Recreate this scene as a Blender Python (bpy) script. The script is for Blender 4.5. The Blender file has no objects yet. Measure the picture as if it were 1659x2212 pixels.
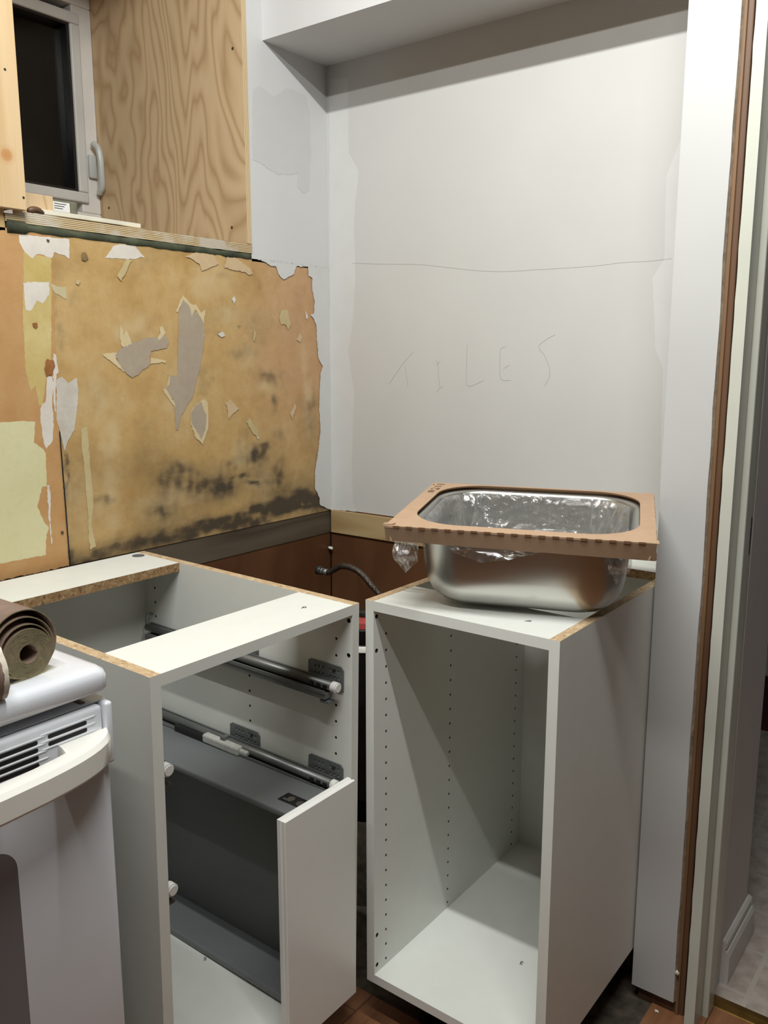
import bpy, bmesh, math, random
from mathutils import Vector, Matrix, noise
C = bpy.context.scene.collection
random.seed(4)

# ---------------------------------------------------------------- camera, light, exposure
CAM = Vector((1.5313, -1.7688, 1.2989))
YAW, PITCH, FPX = math.radians(37.279), math.radians(10.229), 1842.1
fw = Vector((-math.sin(YAW) * math.cos(PITCH), math.cos(YAW) * math.cos(PITCH), -math.sin(PITCH)))
rt = Vector((math.cos(YAW), math.sin(YAW), 0))
up = rt.cross(fw)
cd = bpy.data.cameras.new('camera')
cam = bpy.data.objects.new('camera', cd)
C.objects.link(cam)
cd.sensor_fit = 'VERTICAL'
cd.sensor_height = 24
cd.lens = FPX / 2212 * 24
cd.clip_start = .02
cam.matrix_world = Matrix(((rt.x, up.x, -fw.x, CAM.x), (rt.y, up.y, -fw.y, CAM.y), (rt.z, up.z, -fw.z, CAM.z), (0, 0, 0, 1)))
bpy.context.scene.camera = cam

w = bpy.data.worlds.new('world')
bpy.context.scene.world = w
w.use_nodes = True
w.node_tree.nodes['Background'].inputs[0].default_value = (.02, .024, .03, 1)
w.node_tree.nodes['Background'].inputs[1].default_value = .05


def tube_light(name, loc, power, col, length, aim):
    """ceiling fluorescent tube running along X in a reflector that throws its light towards aim"""
    l = bpy.data.lights.new(name, 'AREA')
    l.shape = 'RECTANGLE'
    l.size = length
    l.size_y = .03
    l.energy = power
    l.color = col
    o = bpy.data.objects.new(name, l)
    C.objects.link(o)
    z = -Vector(aim).normalized()
    x = Vector((1, 0, 0))
    y = z.cross(x).normalized()
    x = y.cross(z)
    o.matrix_world = Matrix(((x.x, y.x, z.x, loc[0]), (x.y, y.y, z.y, loc[1]), (x.z, y.z, z.z, loc[2]), (0, 0, 0, 1)))
    return o


tube_light('ceiling_tube', (1.10, -1.20, 2.51), 15, (.99, 1, .97), 1.2, (0, .5, -.86))
tube_light('ceiling_tube', (1.15, -1.69, 2.50), 8, (.99, 1, .97), 1.2, (0, .5, -.86))
vs = bpy.context.scene.view_settings
vs.view_transform = 'Standard'
vs.look = 'None'
vs.gamma = 1
vs.use_curve_mapping = False
vs.exposure = 1.05


# ---------------------------------------------------------------- materials
def s2l(c):
    return tuple((x / 255 / 12.92) if x / 255 <= .04045 else ((x / 255 + .055) / 1.055) ** 2.4 for x in c)


def srgb(*c):
    return s2l(c) + (1,)


class NT:
    def __init__(s, name):
        s.m = bpy.data.materials.new(name)
        s.m.use_nodes = True
        s.t = s.m.node_tree
        s.b = s.t.nodes['Principled BSDF']
        s.tc = s.n('ShaderNodeTexCoord')

    def n(s, typ, **k):
        o = s.t.nodes.new(typ)
        for a, v in k.items():
            setattr(o, a, v)
        return o

    def l(s, a, b):
        s.t.links.new(a, b)

    def coords(s, scale=(1, 1, 1), loc=(0, 0, 0), rot=(0, 0, 0)):
        m = s.n('ShaderNodeMapping')
        m.inputs['Scale'].default_value = scale
        m.inputs['Location'].default_value = loc
        m.inputs['Rotation'].default_value = rot
        s.l(s.tc.outputs['Object'], m.inputs['Vector'])
        return m.outputs['Vector']

    def noise(s, scale, detail=4, rough=.55, vec=None, dist=0):
        o = s.n('ShaderNodeTexNoise')
        o.inputs['Scale'].default_value = scale
        o.inputs['Detail'].default_value = detail
        o.inputs['Roughness'].default_value = rough
        o.inputs['Distortion'].default_value = dist
        s.l(vec if vec else s.tc.outputs['Object'], o.inputs['Vector'])
        return o.outputs['Fac']

    def ramp(s, fac, stops):
        r = s.n('ShaderNodeValToRGB')
        e = r.color_ramp.elements
        while len(e) < len(stops):
            e.new(.5)
        for el, (p, c) in zip(e, stops):
            el.position = p
            el.color = c if len(c) == 4 else tuple(c) + (1,)
        s.l(fac, r.inputs['Fac'])
        return r.outputs['Color']

    def mix(s, fac, a, b, mode='MIX'):
        m = s.n('ShaderNodeMix', data_type='RGBA', blend_type=mode)
        for sock, v in ((m.inputs[0], fac), (m.inputs[6], a), (m.inputs[7], b)):
            if hasattr(v, 'links'):
                s.l(v, sock)
            else:
                sock.default_value = v
        return m.outputs[2]

    def math(s, op, a, b=0.0, c=0.0):
        m = s.n('ShaderNodeMath', operation=op)
        for i, v in enumerate((a, b, c)):
            if hasattr(v, 'links'):
                s.l(v, m.inputs[i])
            else:
                m.inputs[i].default_value = v
        return m.outputs[0]

    def bump(s, h, strength=.2, dist=.001):
        b = s.n('ShaderNodeBump')
        b.inputs['Strength'].default_value = strength
        b.inputs['Distance'].default_value = dist
        s.l(h, b.inputs['Height'])
        s.l(b.outputs[0], s.b.inputs['Normal'])

    def set(s, col=None, rough=None, metal=None, **k):
        for nm, v in [('Base Color', col), ('Roughness', rough), ('Metallic', metal)] + list(k.items()):
            if v is None:
                continue
            i = s.b.inputs[nm]
            if hasattr(v, 'links'):
                s.l(v, i)
            else:
                i.default_value = v
        return s.m


def plain(name, c, rough=.5, metal=0, var=.06, scale=12, bump=0, bscale=300, **k):
    t = NT(name)
    col = srgb(*c)
    dark = tuple(x * (1 - var) for x in col[:3]) + (1,)
    lite = tuple(min(1, x * (1 + var)) for x in col[:3]) + (1,)
    f = t.noise(scale)
    t.set(t.ramp(f, [(.3, dark), (.7, lite)]), rough, metal, **k)
    if bump:
        t.bump(t.noise(bscale, 3), bump, .0006)
    return t.m


M = {}
M['paint'] = plain('white_wall_paint', (224, 224, 222), .55, var=.02, scale=5, bump=.15, bscale=180)
M['skim'] = plain('joint_compound', (202, 202, 200), .7, var=.02, scale=20, bump=.2, bscale=120)
M['skim_grey'] = plain('bare_grey_primer_patch', (197, 197, 196), .6, var=.02, scale=20)
M['drywall'] = plain('primed_drywall', (195, 194, 191), .6, var=.025, scale=4, bump=.12, bscale=220)
M['primer'] = plain('white_primer', (204, 204, 204), .6, var=.02, scale=5, bump=.15, bscale=180)
M['stubpaint'] = plain('white_wall_end_paint', (190, 190, 189), .5, var=.02, scale=5, bump=.1, bscale=180)
M['ceiling'] = plain('ceiling_paint', (168, 168, 165), .8)
M['melamine'] = plain('white_melamine', (222, 224, 218), .38, var=.015, scale=30, bump=.04, bscale=500)
M['front'] = plain('white_lacquer_front', (230, 229, 225), .3, var=.01, scale=30)
M['enamel'] = plain('white_enamel', (218, 221, 227), .16, var=.01, scale=20, **{'Coat Weight': .4, 'Coat Roughness': .08})
M['handle'] = plain('white_plastic_handle', (232, 230, 222), .35, var=.01)
M['black'] = plain('black_void', (8, 8, 8), .7)
M['blackplastic'] = plain('black_plastic', (22, 21, 22), .35)
M['glossblack'] = plain('gloss_black_drum', (12, 12, 13), .18)
M['redplastic'] = plain('red_plastic', (160, 66, 62), .5)
M['whiteplastic'] = plain('white_nylon', (226, 226, 222), .4)
M['drawergrey'] = plain('grey_steel_lacquer', (108, 111, 113), .42, var=.02, bump=.05)
M['drawerdark'] = plain('dark_grey_drawer_base', (100, 101, 102), .55, var=.03, bump=.1, bscale=400)
M['zinc'] = plain('zinc_steel', (128, 130, 128), .42, metal=.7, var=.06, scale=40)
M['boredhole'] = plain('bored_hole_shade', (60, 54, 42), .9)  # dark colour inside the drilled holes stands in for their shade
M['zincplate'] = plain('galvanised_plate', (112, 116, 116), .5, metal=.35, var=.1, scale=60)
M['catch'] = plain('dull_white_catch', (176, 176, 170), .5, var=.1, scale=80)
M['channel'] = plain('grey_runner_channel', (104, 106, 105), .45, metal=.3)
M['darkrail'] = plain('dark_rail', (52, 53, 53), .45, metal=.3)
M['chrome'] = plain('chrome', (200, 200, 200), .15, metal=1)
M['blue'] = plain('blue_clip', (40, 90, 190), .4)
M['brass'] = plain('worn_brass', (128, 98, 48), .42, metal=.8, var=.25, scale=30)
M['darkbrass'] = plain('tarnished_brass_plate', (86, 78, 50), .5, metal=.5, var=.2, scale=30)
M['vinyl'] = plain('white_vinyl_frame', (222, 220, 216), .4)
M['vinylgrey'] = plain('grey_vinyl_sash', (200, 200, 197), .4)
M['handlegrey'] = plain('grey_window_latch', (190, 192, 188), .35)
M['foam'] = plain('green_foam_sealant', (64, 68, 50), .85, var=.6, scale=22, bump=.8, bscale=40)
M['whiteboard'] = plain('weathered_white_strip', (214, 209, 192), .7, var=.12, scale=18)
M['casing'] = plain('off_white_gloss_trim', (196, 197, 186), .3, var=.04, scale=9, bump=.12, bscale=60)
M['jambshade'] = plain('off_white_gloss_jamb', (192, 193, 182), .3, var=.04, scale=9)
M['hallwall'] = plain('hall_wall_paint', (196, 190, 190), .6, var=.03)
M['darkhall'] = plain('unlit_hall_wall', (120, 122, 126), .6, var=.03)  # darker than the near hall wall: the unlit room's gloom in the colour
M['baseboard'] = plain('hall_baseboard', (205, 200, 194), .4)
M['maroon'] = plain('maroon_rug', (74, 30, 34), .9, var=.2, scale=60, bump=.4)
M['underlay'] = plain('dark_bare_subfloor', (74, 66, 56), .9, var=.5, scale=35, bump=.8, bscale=160)
M['rawstud'] = None
M['gypsum'] = plain('torn_gypsum_edge', (170, 155, 138), .9, var=.3, scale=60, bump=.8, bscale=120)
M['plaster'] = plain('plaster_crumb', (224, 222, 214), .9)
M['lead'] = plain('pencil_lead', (146, 145, 141), .6)
M['ink'] = plain('black_ink', (30, 30, 30), .6)
M['brownink'] = plain('brown_print', (84, 62, 42), .7)
M['cardedge'] = plain('slot_shadow_card', (104, 76, 50), .9)
M['beltback'] = plain('sanding_belt_cloth', (126, 104, 90), .8, var=.1, scale=60, bump=.4, bscale=500)
M['beltgrit'] = plain('sanding_belt_edge', (122, 112, 82), .9, var=.2, scale=120, bump=.5, bscale=700)
M['frayed'] = plain('frayed_white_edge', (204, 194, 178), .9, var=.2, scale=80, bump=.6)
M['braid'] = None
M['ovenglass'] = plain('dotted_grey_oven_glass', (118, 117, 120), .25, var=.03)


def mk_particle(name, lo, mid, hi):
    t = NT(name)
    v = t.n('ShaderNodeTexVoronoi')
    v.inputs['Scale'].default_value = 210
    vec = t.coords((1, .55, 1), rot=(.2, .1, .5))
    t.l(vec, v.inputs['Vector'])
    c = t.n('ShaderNodeSeparateColor')
    t.l(v.outputs['Color'], c.inputs[0])
    col = t.ramp(c.outputs[0], [(0, lo), (.16, mid), (.6, mid), (.9, hi)])
    n2 = t.noise(700, 3)
    col = t.mix(.45, col, t.ramp(n2, [(.35, lo), (.55, mid), (.75, hi)]))
    t.set(col, .85)
    t.bump(c.outputs[1], .5, .0008)
    return t.m


M['chip'] = mk_particle('raw_particleboard', srgb(140, 110, 76), srgb(186, 160, 124), srgb(212, 194, 162))
M['chipdark'] = mk_particle('weathered_particleboard', srgb(74, 50, 28), srgb(150, 118, 80), srgb(190, 162, 120))


def mk_wood(name, light, dark, axis, bands=9, stretch=.22, scale=3.0, dist=0, rough=.6, power=1, knots=()):
    """contour-line grain: stretched noise cut into bands gives the cathedral figure of rotary veneer"""
    t = NT(name)
    sc = [scale, scale, scale]
    sc['xyz'.index(axis)] = scale * stretch
    f = t.noise(1.0, 3, .45, t.coords(tuple(sc)), dist)
    m = t.math('MULTIPLY', f, bands)
    fr = t.math('PINGPONG', m, .5)
    fr = t.math('POWER', t.math('MULTIPLY', fr, 2.0), power)
    col = t.mix(fr, light, dark)
    fs = [260, 260, 260]
    fs['xyz'.index(axis)] = 7
    fine = t.noise(1.0, 3, .6, t.coords(tuple(fs)))
    col = t.mix(.5, col, t.ramp(fine, [(.3, tuple(x * .8 for x in light[:3]) + (1,)), (.7, light)]), 'MULTIPLY')
    for (kx, ky, kz, r) in knots:
        d = t.n('ShaderNodeVectorMath', operation='DISTANCE')
        t.l(t.tc.outputs['Object'], d.inputs[0])
        d.inputs[1].default_value = (kx, ky, kz)
        k = t.ramp(t.math('DIVIDE', d.outputs['Value'], r), [(0, (1, 1, 1)), (.45, (.75, .75, .75)), (.6, (.25, .25, .25)), (1, (0, 0, 0))])
        kk = t.n('ShaderNodeSeparateColor')
        t.l(k, kk.inputs[0])
        col = t.mix(kk.outputs[0], col, srgb(150, 104, 58))
    # undo the darkening of the multiply
    col = t.mix(1.0, col, (1.55, 1.55, 1.55, 1), 'MULTIPLY')
    t.set(col, rough)
    t.bump(fine, .12, .0005)
    return t.m


M['ply'] = mk_wood('plywood_veneer', srgb(190, 170, 140), srgb(164, 140, 108), 'z', bands=24, stretch=.26, scale=3.4, dist=.7, power=2.2)
M['pine'] = mk_wood('pine_board', srgb(196, 176, 144), srgb(184, 160, 122), 'z', bands=10, stretch=.06, scale=9, power=2, knots=[(.019, -.8945, 1.656, .020)])
M['ledger'] = mk_wood('pale_pine_ledger', srgb(170, 152, 116), srgb(150, 128, 90), 'x', bands=5, stretch=.12, scale=8, power=2)
M['stud'] = mk_wood('reddish_stud', srgb(108, 79, 56), srgb(82, 57, 39), 'z', bands=4, stretch=.03, scale=14, power=1.5, rough=.5)
M['studlip'] = mk_wood('tan_split_stud_lip', srgb(128, 100, 70), srgb(106, 78, 52), 'z', bands=4, stretch=.03, scale=14, power=1.5)
M['brownply'] = mk_wood('dark_brown_hardboard', srgb(104, 72, 48), srgb(88, 58, 36), 'z', bands=3, stretch=.5, scale=5, power=1.2, rough=.45)
M['plyedge'] = None
M['darkboard'] = mk_wood('dirty_grey_board', srgb(100, 90, 76), srgb(72, 62, 50), 'y', bands=5, stretch=.1, scale=9, power=1.2)


def mk_layers(name):
    t = NT(name)
    wv = t.n('ShaderNodeTexWave', wave_type='BANDS', bands_direction='Z')
    wv.inputs['Scale'].default_value = 95
    wv.inputs['Distortion'].default_value = 2.5
    wv.inputs['Detail'].default_value = 3
    t.l(t.coords((1, .25, 1)), wv.inputs['Vector'])
    col = t.ramp(wv.outputs['Fac'], [(.1, srgb(120, 98, 66)), (.5, srgb(196, 170, 126)), (.9, srgb(222, 202, 162))])
    patch = t.noise(9, 3)
    col = t.mix(t.ramp(patch, [(.48, (0, 0, 0)), (.56, (.8, .8, .8))]), col, srgb(196, 188, 174))
    t.set(col, .8)
    t.bump(wv.outputs['Fac'], .4, .001)
    return t.m


M['plyedge'] = mk_layers('worn_plywood_edge')


def mk_plyedge_v():
    t = NT('plywood_edge_layers')
    wv = t.n('ShaderNodeTexWave', wave_type='BANDS', bands_direction='Y')
    wv.inputs['Scale'].default_value = 120
    wv.inputs['Distortion'].default_value = 1
    t.l(t.coords((1, 1, .1)), wv.inputs['Vector'])
    t.set(t.ramp(wv.outputs['Fac'], [(.1, srgb(150, 122, 84)), (.5, srgb(210, 186, 146)), (.9, srgb(228, 208, 170))]), .8)
    return t.m


M['plyedge_v'] = mk_plyedge_v()


def mk_braid():
    t = NT('braided_steel')
    v1 = t.n('ShaderNodeTexVoronoi')
    v1.inputs['Scale'].default_value = 520
    t.l(t.tc.outputs['Object'], v1.inputs['Vector'])
    t.set(t.ramp(v1.outputs['Distance'], [(0, srgb(130, 122, 112)), (.6, srgb(62, 56, 50))]), .38, .8)
    t.bump(v1.outputs['Distance'], .8, .001)
    return t.m


M['braid'] = mk_braid()


def mk_laminate():
    t = NT('orange_laminate_floor')
    n1 = t.noise(1, 4, .6, t.coords((60, 4, 1)))
    col = t.ramp(n1, [(.3, srgb(124, 82, 54)), (.7, srgb(156, 110, 78))])
    br = t.n('ShaderNodeTexBrick')
    br.inputs['Scale'].default_value = 1
    br.inputs['Mortar Size'].default_value = .0012
    br.inputs['Brick Width'].default_value = 1.2
    br.inputs['Row Height'].default_value = .19
    br.inputs['Color1'].default_value = (1, 1, 1, 1)
    br.inputs['Color2'].default_value = (.86, .86, .86, 1)
    br.inputs['Mortar'].default_value = (.3, .3, .3, 1)
    t.l(t.coords(rot=(0, 0, math.pi / 2)), br.inputs['Vector'])
    t.set(t.mix(1.0, col, br.outputs['Color'], 'MULTIPLY'), .32)
    return t.m


M['laminate'] = mk_laminate()


def mk_tile():
    t = NT('grey_beige_tile')
    n1 = t.noise(24, 5, .65)
    col = t.ramp(n1, [(.3, srgb(156, 144, 134)), (.7, srgb(196, 184, 174))])
    br = t.n('ShaderNodeTexBrick', offset=0.0)
    br.inputs['Scale'].default_value = 1
    br.inputs['Mortar Size'].default_value = .005
    br.inputs['Brick Width'].default_value = .152
    br.inputs['Row Height'].default_value = .152
    t.l(t.coords(loc=(.03, .075, 0)), br.inputs['Vector'])
    t.set(t.mix(br.outputs['Fac'], col, srgb(186, 178, 168)), .4)
    t.bump(br.outputs['Fac'], -.4, .002)
    return t.m


M['tile'] = mk_tile()


def mk_card():
    t = NT('brown_cardboard')
    n1 = t.noise(1, 4, .6, t.coords((30, 30, 30)))
    n2 = t.noise(900, 2)
    col = t.ramp(n1, [(.3, srgb(166, 138, 112)), (.7, srgb(176, 148, 122))])
    col = t.mix(.25, col, t.ramp(n2, [(.3, srgb(150, 118, 90)), (.7, srgb(196, 164, 134))]))
    t.set(col, .8)
    t.bump(n2, .1, .0004)
    return t.m


M['card'] = mk_card()


def mk_steel():
    t = NT('brushed_stainless')
    n1 = t.noise(1, 3, .6, t.coords((20, 20, 600)))
    n2 = t.noise(7, 3)
    t.set(srgb(188, 187, 182), t.math('ADD', .27, t.math('MULTIPLY', n2, .1)), 1.0)
    t.bump(n1, .03, .0003)
    return t.m


M['steel'] = mk_steel()


def mk_film():
    t = NT('clear_crinkled_film')
    t.t.nodes.remove(t.b)
    out = t.t.nodes['Material Output']
    tr = t.n('ShaderNodeBsdfTransparent')
    tr.inputs[0].default_value = (.97, .97, .97, 1)
    gl = t.n('ShaderNodeBsdfGlossy')
    gl.inputs['Roughness'].default_value = .09
    gl.inputs[0].default_value = (1, 1, 1, 1)
    df = t.n('ShaderNodeBsdfTranslucent')
    df.inputs[0].default_value = (.85, .86, .87, 1)
    lw = t.n('ShaderNodeLayerWeight')
    lw.inputs[0].default_value = .45
    b = t.n('ShaderNodeBump')
    b.inputs['Strength'].default_value = .7
    b.inputs['Distance'].default_value = .004
    t.l(t.noise(60, 4, .6, dist=1.5), b.inputs['Height'])
    t.l(b.outputs[0], gl.inputs['Normal'])
    m1 = t.n('ShaderNodeMixShader')
    m1.inputs[0].default_value = .45
    t.l(gl.outputs[0], m1.inputs[1])
    t.l(df.outputs[0], m1.inputs[2])
    m2 = t.n('ShaderNodeMixShader')
    f = t.math('ADD', .36, t.math('MULTIPLY', lw.outputs['Facing'], .6))
    t.l(f, m2.inputs[0])
    t.l(tr.outputs[0], m2.inputs[1])
    t.l(m1.outputs[0], m2.inputs[2])
    t.l(m2.outputs[0], out.inputs[0])
    return t.m


M['film'] = mk_film()


def mk_glass():
    t = NT('window_glass')
    t.t.nodes.remove(t.b)
    out = t.t.nodes['Material Output']
    tr = t.n('ShaderNodeBsdfTransparent')
    gl = t.n('ShaderNodeBsdfGlossy')
    gl.inputs['Roughness'].default_value = .02
    fr = t.n('ShaderNodeFresnel')
    m = t.n('ShaderNodeMixShader')
    t.l(t.math('MULTIPLY', fr.outputs[0], .25), m.inputs[0])
    t.l(tr.outputs[0], m.inputs[1])
    t.l(gl.outputs[0], m.inputs[2])
    t.l(m.outputs[0], out.inputs[0])
    return t.m


M['glass'] = mk_glass()


def mk_wallpaper():
    """bare brown drywall paper: tint and grime come from the wall's own attributes"""
    t = NT('torn_brown_wall_paper')
    g = t.n('ShaderNodeAttribute', attribute_name='grime')
    pk = t.n('ShaderNodeAttribute', attribute_name='pink')
    n1 = t.noise(7, 6, .65)
    n2 = t.noise(38, 5, .7)
    n3 = t.noise(160, 4, .7)
    base = t.ramp(n1, [(.32, srgb(180, 144, 86)), (.5, srgb(196, 162, 106)), (.68, srgb(202, 174, 124))])
    base = t.mix(pk.outputs['Fac'], base, t.ramp(n1, [(.3, srgb(188, 146, 102)), (.7, srgb(202, 166, 128))]))
    base = t.mix(t.ramp(n2, [(.45, (0, 0, 0)), (.75, (.35, .35, .35))]), base, srgb(164, 122, 62))
    base = t.mix(t.ramp(n3, [(.62, (0, 0, 0)), (.78, (.3, .3, .3))]), base, srgb(140, 104, 58))
    ps = t.n('ShaderNodeAttribute', attribute_name='paste')
    base = t.mix(t.math('MULTIPLY', ps.outputs['Fac'], .5), base, srgb(214, 192, 150))
    # mould: streaky along the wall
    st = t.noise(1, 5, .7, t.coords((1, 14, 60)))
    k = t.math('MULTIPLY', g.outputs['Fac'], t.math('ADD', .25, t.math('MULTIPLY', t.math('ADD', st, n2), .75)))
    base = t.mix(t.ramp(k, [(.05, (0, 0, 0)), (.35, (.45, .45, .45)), (.6, (.75, .75, .75)), (.9, (.95, .95, .95))]), base, t.ramp(k, [(.3, srgb(118, 102, 74)), (.7, srgb(62, 54, 44))]))
    base = t.mix(1.0, base, (.93, .93, .93, 1), 'MULTIPLY')
    t.set(base, .75)
    t.bump(t.math('ADD', n2, t.math('MULTIPLY', n3, .5)), .35, .0012)
    return t.m


M['paper'] = mk_wallpaper()


def patchmat(name, a, b, sc=14, rough=.75):
    t = NT(name)
    n1 = t.noise(sc, 5, .65)
    n2 = t.noise(70, 4, .7)
    a, b = [tuple(v * .95 for v in q) for q in (a, b)]
    col = t.ramp(n1, [(.3, srgb(*a)), (.7, srgb(*b))])
    col = t.mix(t.ramp(n2, [(.5, (0, 0, 0)), (.8, (.25, .25, .25))]), col, tuple(x * .7 for x in srgb(*a)[:3]) + (1,))
    t.set(col, rough)
    t.bump(n2, .3, .0008)
    return t.m


PM = dict(
    orange=patchmat('orange_wall_paper', (190, 142, 88), (202, 160, 108)),
    tape=patchmat('yellowed_tape_strip', (196, 168, 96), (214, 196, 136), 10),
    cream=patchmat('cream_painted_panel', (216, 208, 160), (224, 218, 176), 6),
    white=patchmat('white_plaster_scrap', (214, 206, 194), (232, 226, 216), 12),
    skim=patchmat('thin_grey_skim', (196, 182, 140), (206, 194, 160), 12),
    skimcool=patchmat('smeared_grey_skim', (188, 180, 166), (220, 214, 204), 16),
    pale=patchmat('pale_torn_paper', (196, 176, 128), (206, 188, 144), 20),
    pinkpale=patchmat('pale_torn_paper_layer', (204, 174, 132), (214, 190, 154), 20),
    rim=patchmat('torn_paper_rim', (214, 192, 146), (222, 204, 164), 20),
    grey=patchmat('exposed_grey_paper', (172, 156, 136), (180, 166, 146), 30),
    rust=patchmat('rust_brown_blot', (138, 82, 38), (168, 112, 60), 60),
    stain=patchmat('grey_brown_spot', (120, 96, 62), (150, 122, 82), 60),
    hole=patchmat('dark_screw_hole', (70, 62, 48), (84, 72, 54)),
    whitewall=M['skim'],
)


# ---------------------------------------------------------------- mesh helpers
def box(bm, x0, x1, y0, y1, z0, z1, mi=0, bev=0, seg=2):
    v = [bm.verts.new(p) for p in ((x0, y0, z0), (x1, y0, z0), (x1, y1, z0), (x0, y1, z0), (x0, y0, z1), (x1, y0, z1), (x1, y1, z1), (x0, y1, z1))]
    fs = []
    for q in ((3, 2, 1, 0), (4, 5, 6, 7), (0, 1, 5, 4), (1, 2, 6, 5), (2, 3, 7, 6), (3, 0, 4, 7)):
        f = bm.faces.new([v[i] for i in q])
        f.material_index = mi
        fs.append(f)
    if bev:
        es = list({e for f in fs for e in f.edges})
        bmesh.ops.bevel(bm, geom=es, offset=bev, segments=seg, affect='EDGES', profile=.5, material=-1)
    return fs     # order: bottom, top, -y, +x, +y, -x


def obj(name, bm, mats, parent=None, smooth=False, loc=None, flat=None):
    bmesh.ops.recalc_face_normals(bm, faces=bm.faces)
    for f in bm.faces:                       # thin paint and paper layers face the room
        if flat and len(f.verts) == 3 and f.normal.dot(flat) < 0:
            f.normal_flip()
    me = bpy.data.meshes.new(name)
    bm.to_mesh(me)
    bm.free()
    for m in (mats if isinstance(mats, (list, tuple)) else [mats]):
        me.materials.append(m)
    if smooth:
        for p in me.polygons:
            p.use_smooth = True
        if smooth != 'all':
            try:
                me.set_sharp_from_angle(angle=math.radians(35))
            except Exception:
                pass
    o = bpy.data.objects.new(name, me)
    C.objects.link(o)
    if parent:
        o.parent = parent
    if loc:
        o.location = loc
    return o


def thing(name, label, cat, loc=(0, 0, 0), rot=(0, 0, 0), group=None):
    o = bpy.data.objects.new(name, None)
    o.empty_display_size = .05
    C.objects.link(o)
    o.location = loc
    o.rotation_euler = rot
    return tag(o, label, cat, group)


def tag(o, label, cat, group=None):
    o['label'] = label
    o['category'] = cat
    if group:
        o['group'] = group
    return o


def struct(name, bm, mats, smooth=False, flat=None):
    o = obj(name, bm, mats, None, smooth, None, flat)
    o['kind'] = 'structure'
    return o


def sbox(name, *a, mat=None, mi=0):
    bm = bmesh.new()
    box(bm, *a)
    return struct(name, bm, mat)


def BM():
    return bmesh.new()


def cyl(bm, p, axis, r, h, n=20, mi=0, r2=None, caps=True):
    """cylinder from p along axis ('x','y','z' or vector) of length h"""
    a = Vector({'x': (1, 0, 0), 'y': (0, 1, 0), 'z': (0, 0, 1)}[axis]) if isinstance(axis, str) else Vector(axis).normalized()
    u = a.orthogonal().normalized()
    v = a.cross(u)
    r2 = r if r2 is None else r2
    p = Vector(p)
    A = [bm.verts.new(p + u * r * math.cos(t) + v * r * math.sin(t)) for t in [2 * math.pi * i / n for i in range(n)]]
    B = [bm.verts.new(p + a * h + u * r2 * math.cos(t) + v * r2 * math.sin(t)) for t in [2 * math.pi * i / n for i in range(n)]]
    for i in range(n):
        f = bm.faces.new((A[i], A[(i + 1) % n], B[(i + 1) % n], B[i]))
        f.material_index = mi
        f.smooth = True
    if caps:
        for l in (A[::-1], B):
            f = bm.faces.new(l)
            f.material_index = mi


def tube(bm, pts, r, n=12, mi=0):
    pts = [Vector(p) for p in pts]
    rings = []
    prev = None
    for i, p in enumerate(pts):
        d = (pts[min(i + 1, len(pts) - 1)] - pts[max(i - 1, 0)]).normalized()
        u = (prev - d * prev.dot(d)).normalized() if prev else d.orthogonal().normalized()
        prev = u
        v = d.cross(u)
        rr = r[i] if isinstance(r, (list, tuple)) else r
        rings.append([bm.verts.new(p + u * rr * math.cos(t) + v * rr * math.sin(t)) for t in [2 * math.pi * k / n for k in range(n)]])
    for a, b in zip(rings, rings[1:]):
        for k in range(n):
            f = bm.faces.new((a[k], a[(k + 1) % n], b[(k + 1) % n], b[k]))
            f.material_index = mi
            f.smooth = True
    for l in (rings[0][::-1], rings[-1]):
        bm.faces.new(l).material_index = mi


def smooth_path(pts, k=8):
    out = []
    P = [Vector(p) for p in pts]
    P = [P[0] * 2 - P[1]] + P + [P[-1] * 2 - P[-2]]
    for i in range(1, len(P) - 2):
        for j in range(k):
            t = j / k
            a, b, c, d = P[i - 1:i + 3]
            out.append(.5 * ((2 * b) + (c - a) * t + (2 * a - 5 * b + 4 * c - d) * t * t + (3 * b - a - 3 * c + d) * t ** 3))
    out.append(P[-2])
    return out


def rrect(w, d, r, n=8, cx=0, cy=0):
    """rounded rectangle outline, counter-clockwise"""
    pts = []
    for sx, sy, a0 in ((1, 1, 0), (-1, 1, 90), (-1, -1, 180), (1, -1, 270)):
        for i in range(n + 1):
            a = math.radians(a0 + 90 * i / n)
            pts.append((cx + sx * (w / 2 - r) + r * math.cos(a), cy + sy * (d / 2 - r) + r * math.sin(a)))
    return pts


def loft(bm, loops, close_first=False, close_last=False, mi=0, smooth=True):
    rings = [[bm.verts.new(p) for p in l] for l in loops]
    n = len(rings[0])
    for a, b in zip(rings, rings[1:]):
        for i in range(n):
            f = bm.faces.new((a[i], a[(i + 1) % n], b[(i + 1) % n], b[i]))
            f.material_index = mi
            f.smooth = smooth
    if close_first:
        bm.faces.new(rings[0][::-1]).material_index = mi
    if close_last:
        bm.faces.new(rings[-1]).material_index = mi
    return rings


def prism(bm, outline, axis, a, b, mi=0):
    """outline of 2D points swept along axis from a to b"""
    def P(q, t):
        return {'x': (t, q[0], q[1]), 'y': (q[0], t, q[1]), 'z': (q[0], q[1], t)}[axis]
    loft(bm, [[P(q, a) for q in outline], [P(q, b) for q in outline]], True, True, mi, False)


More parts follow.
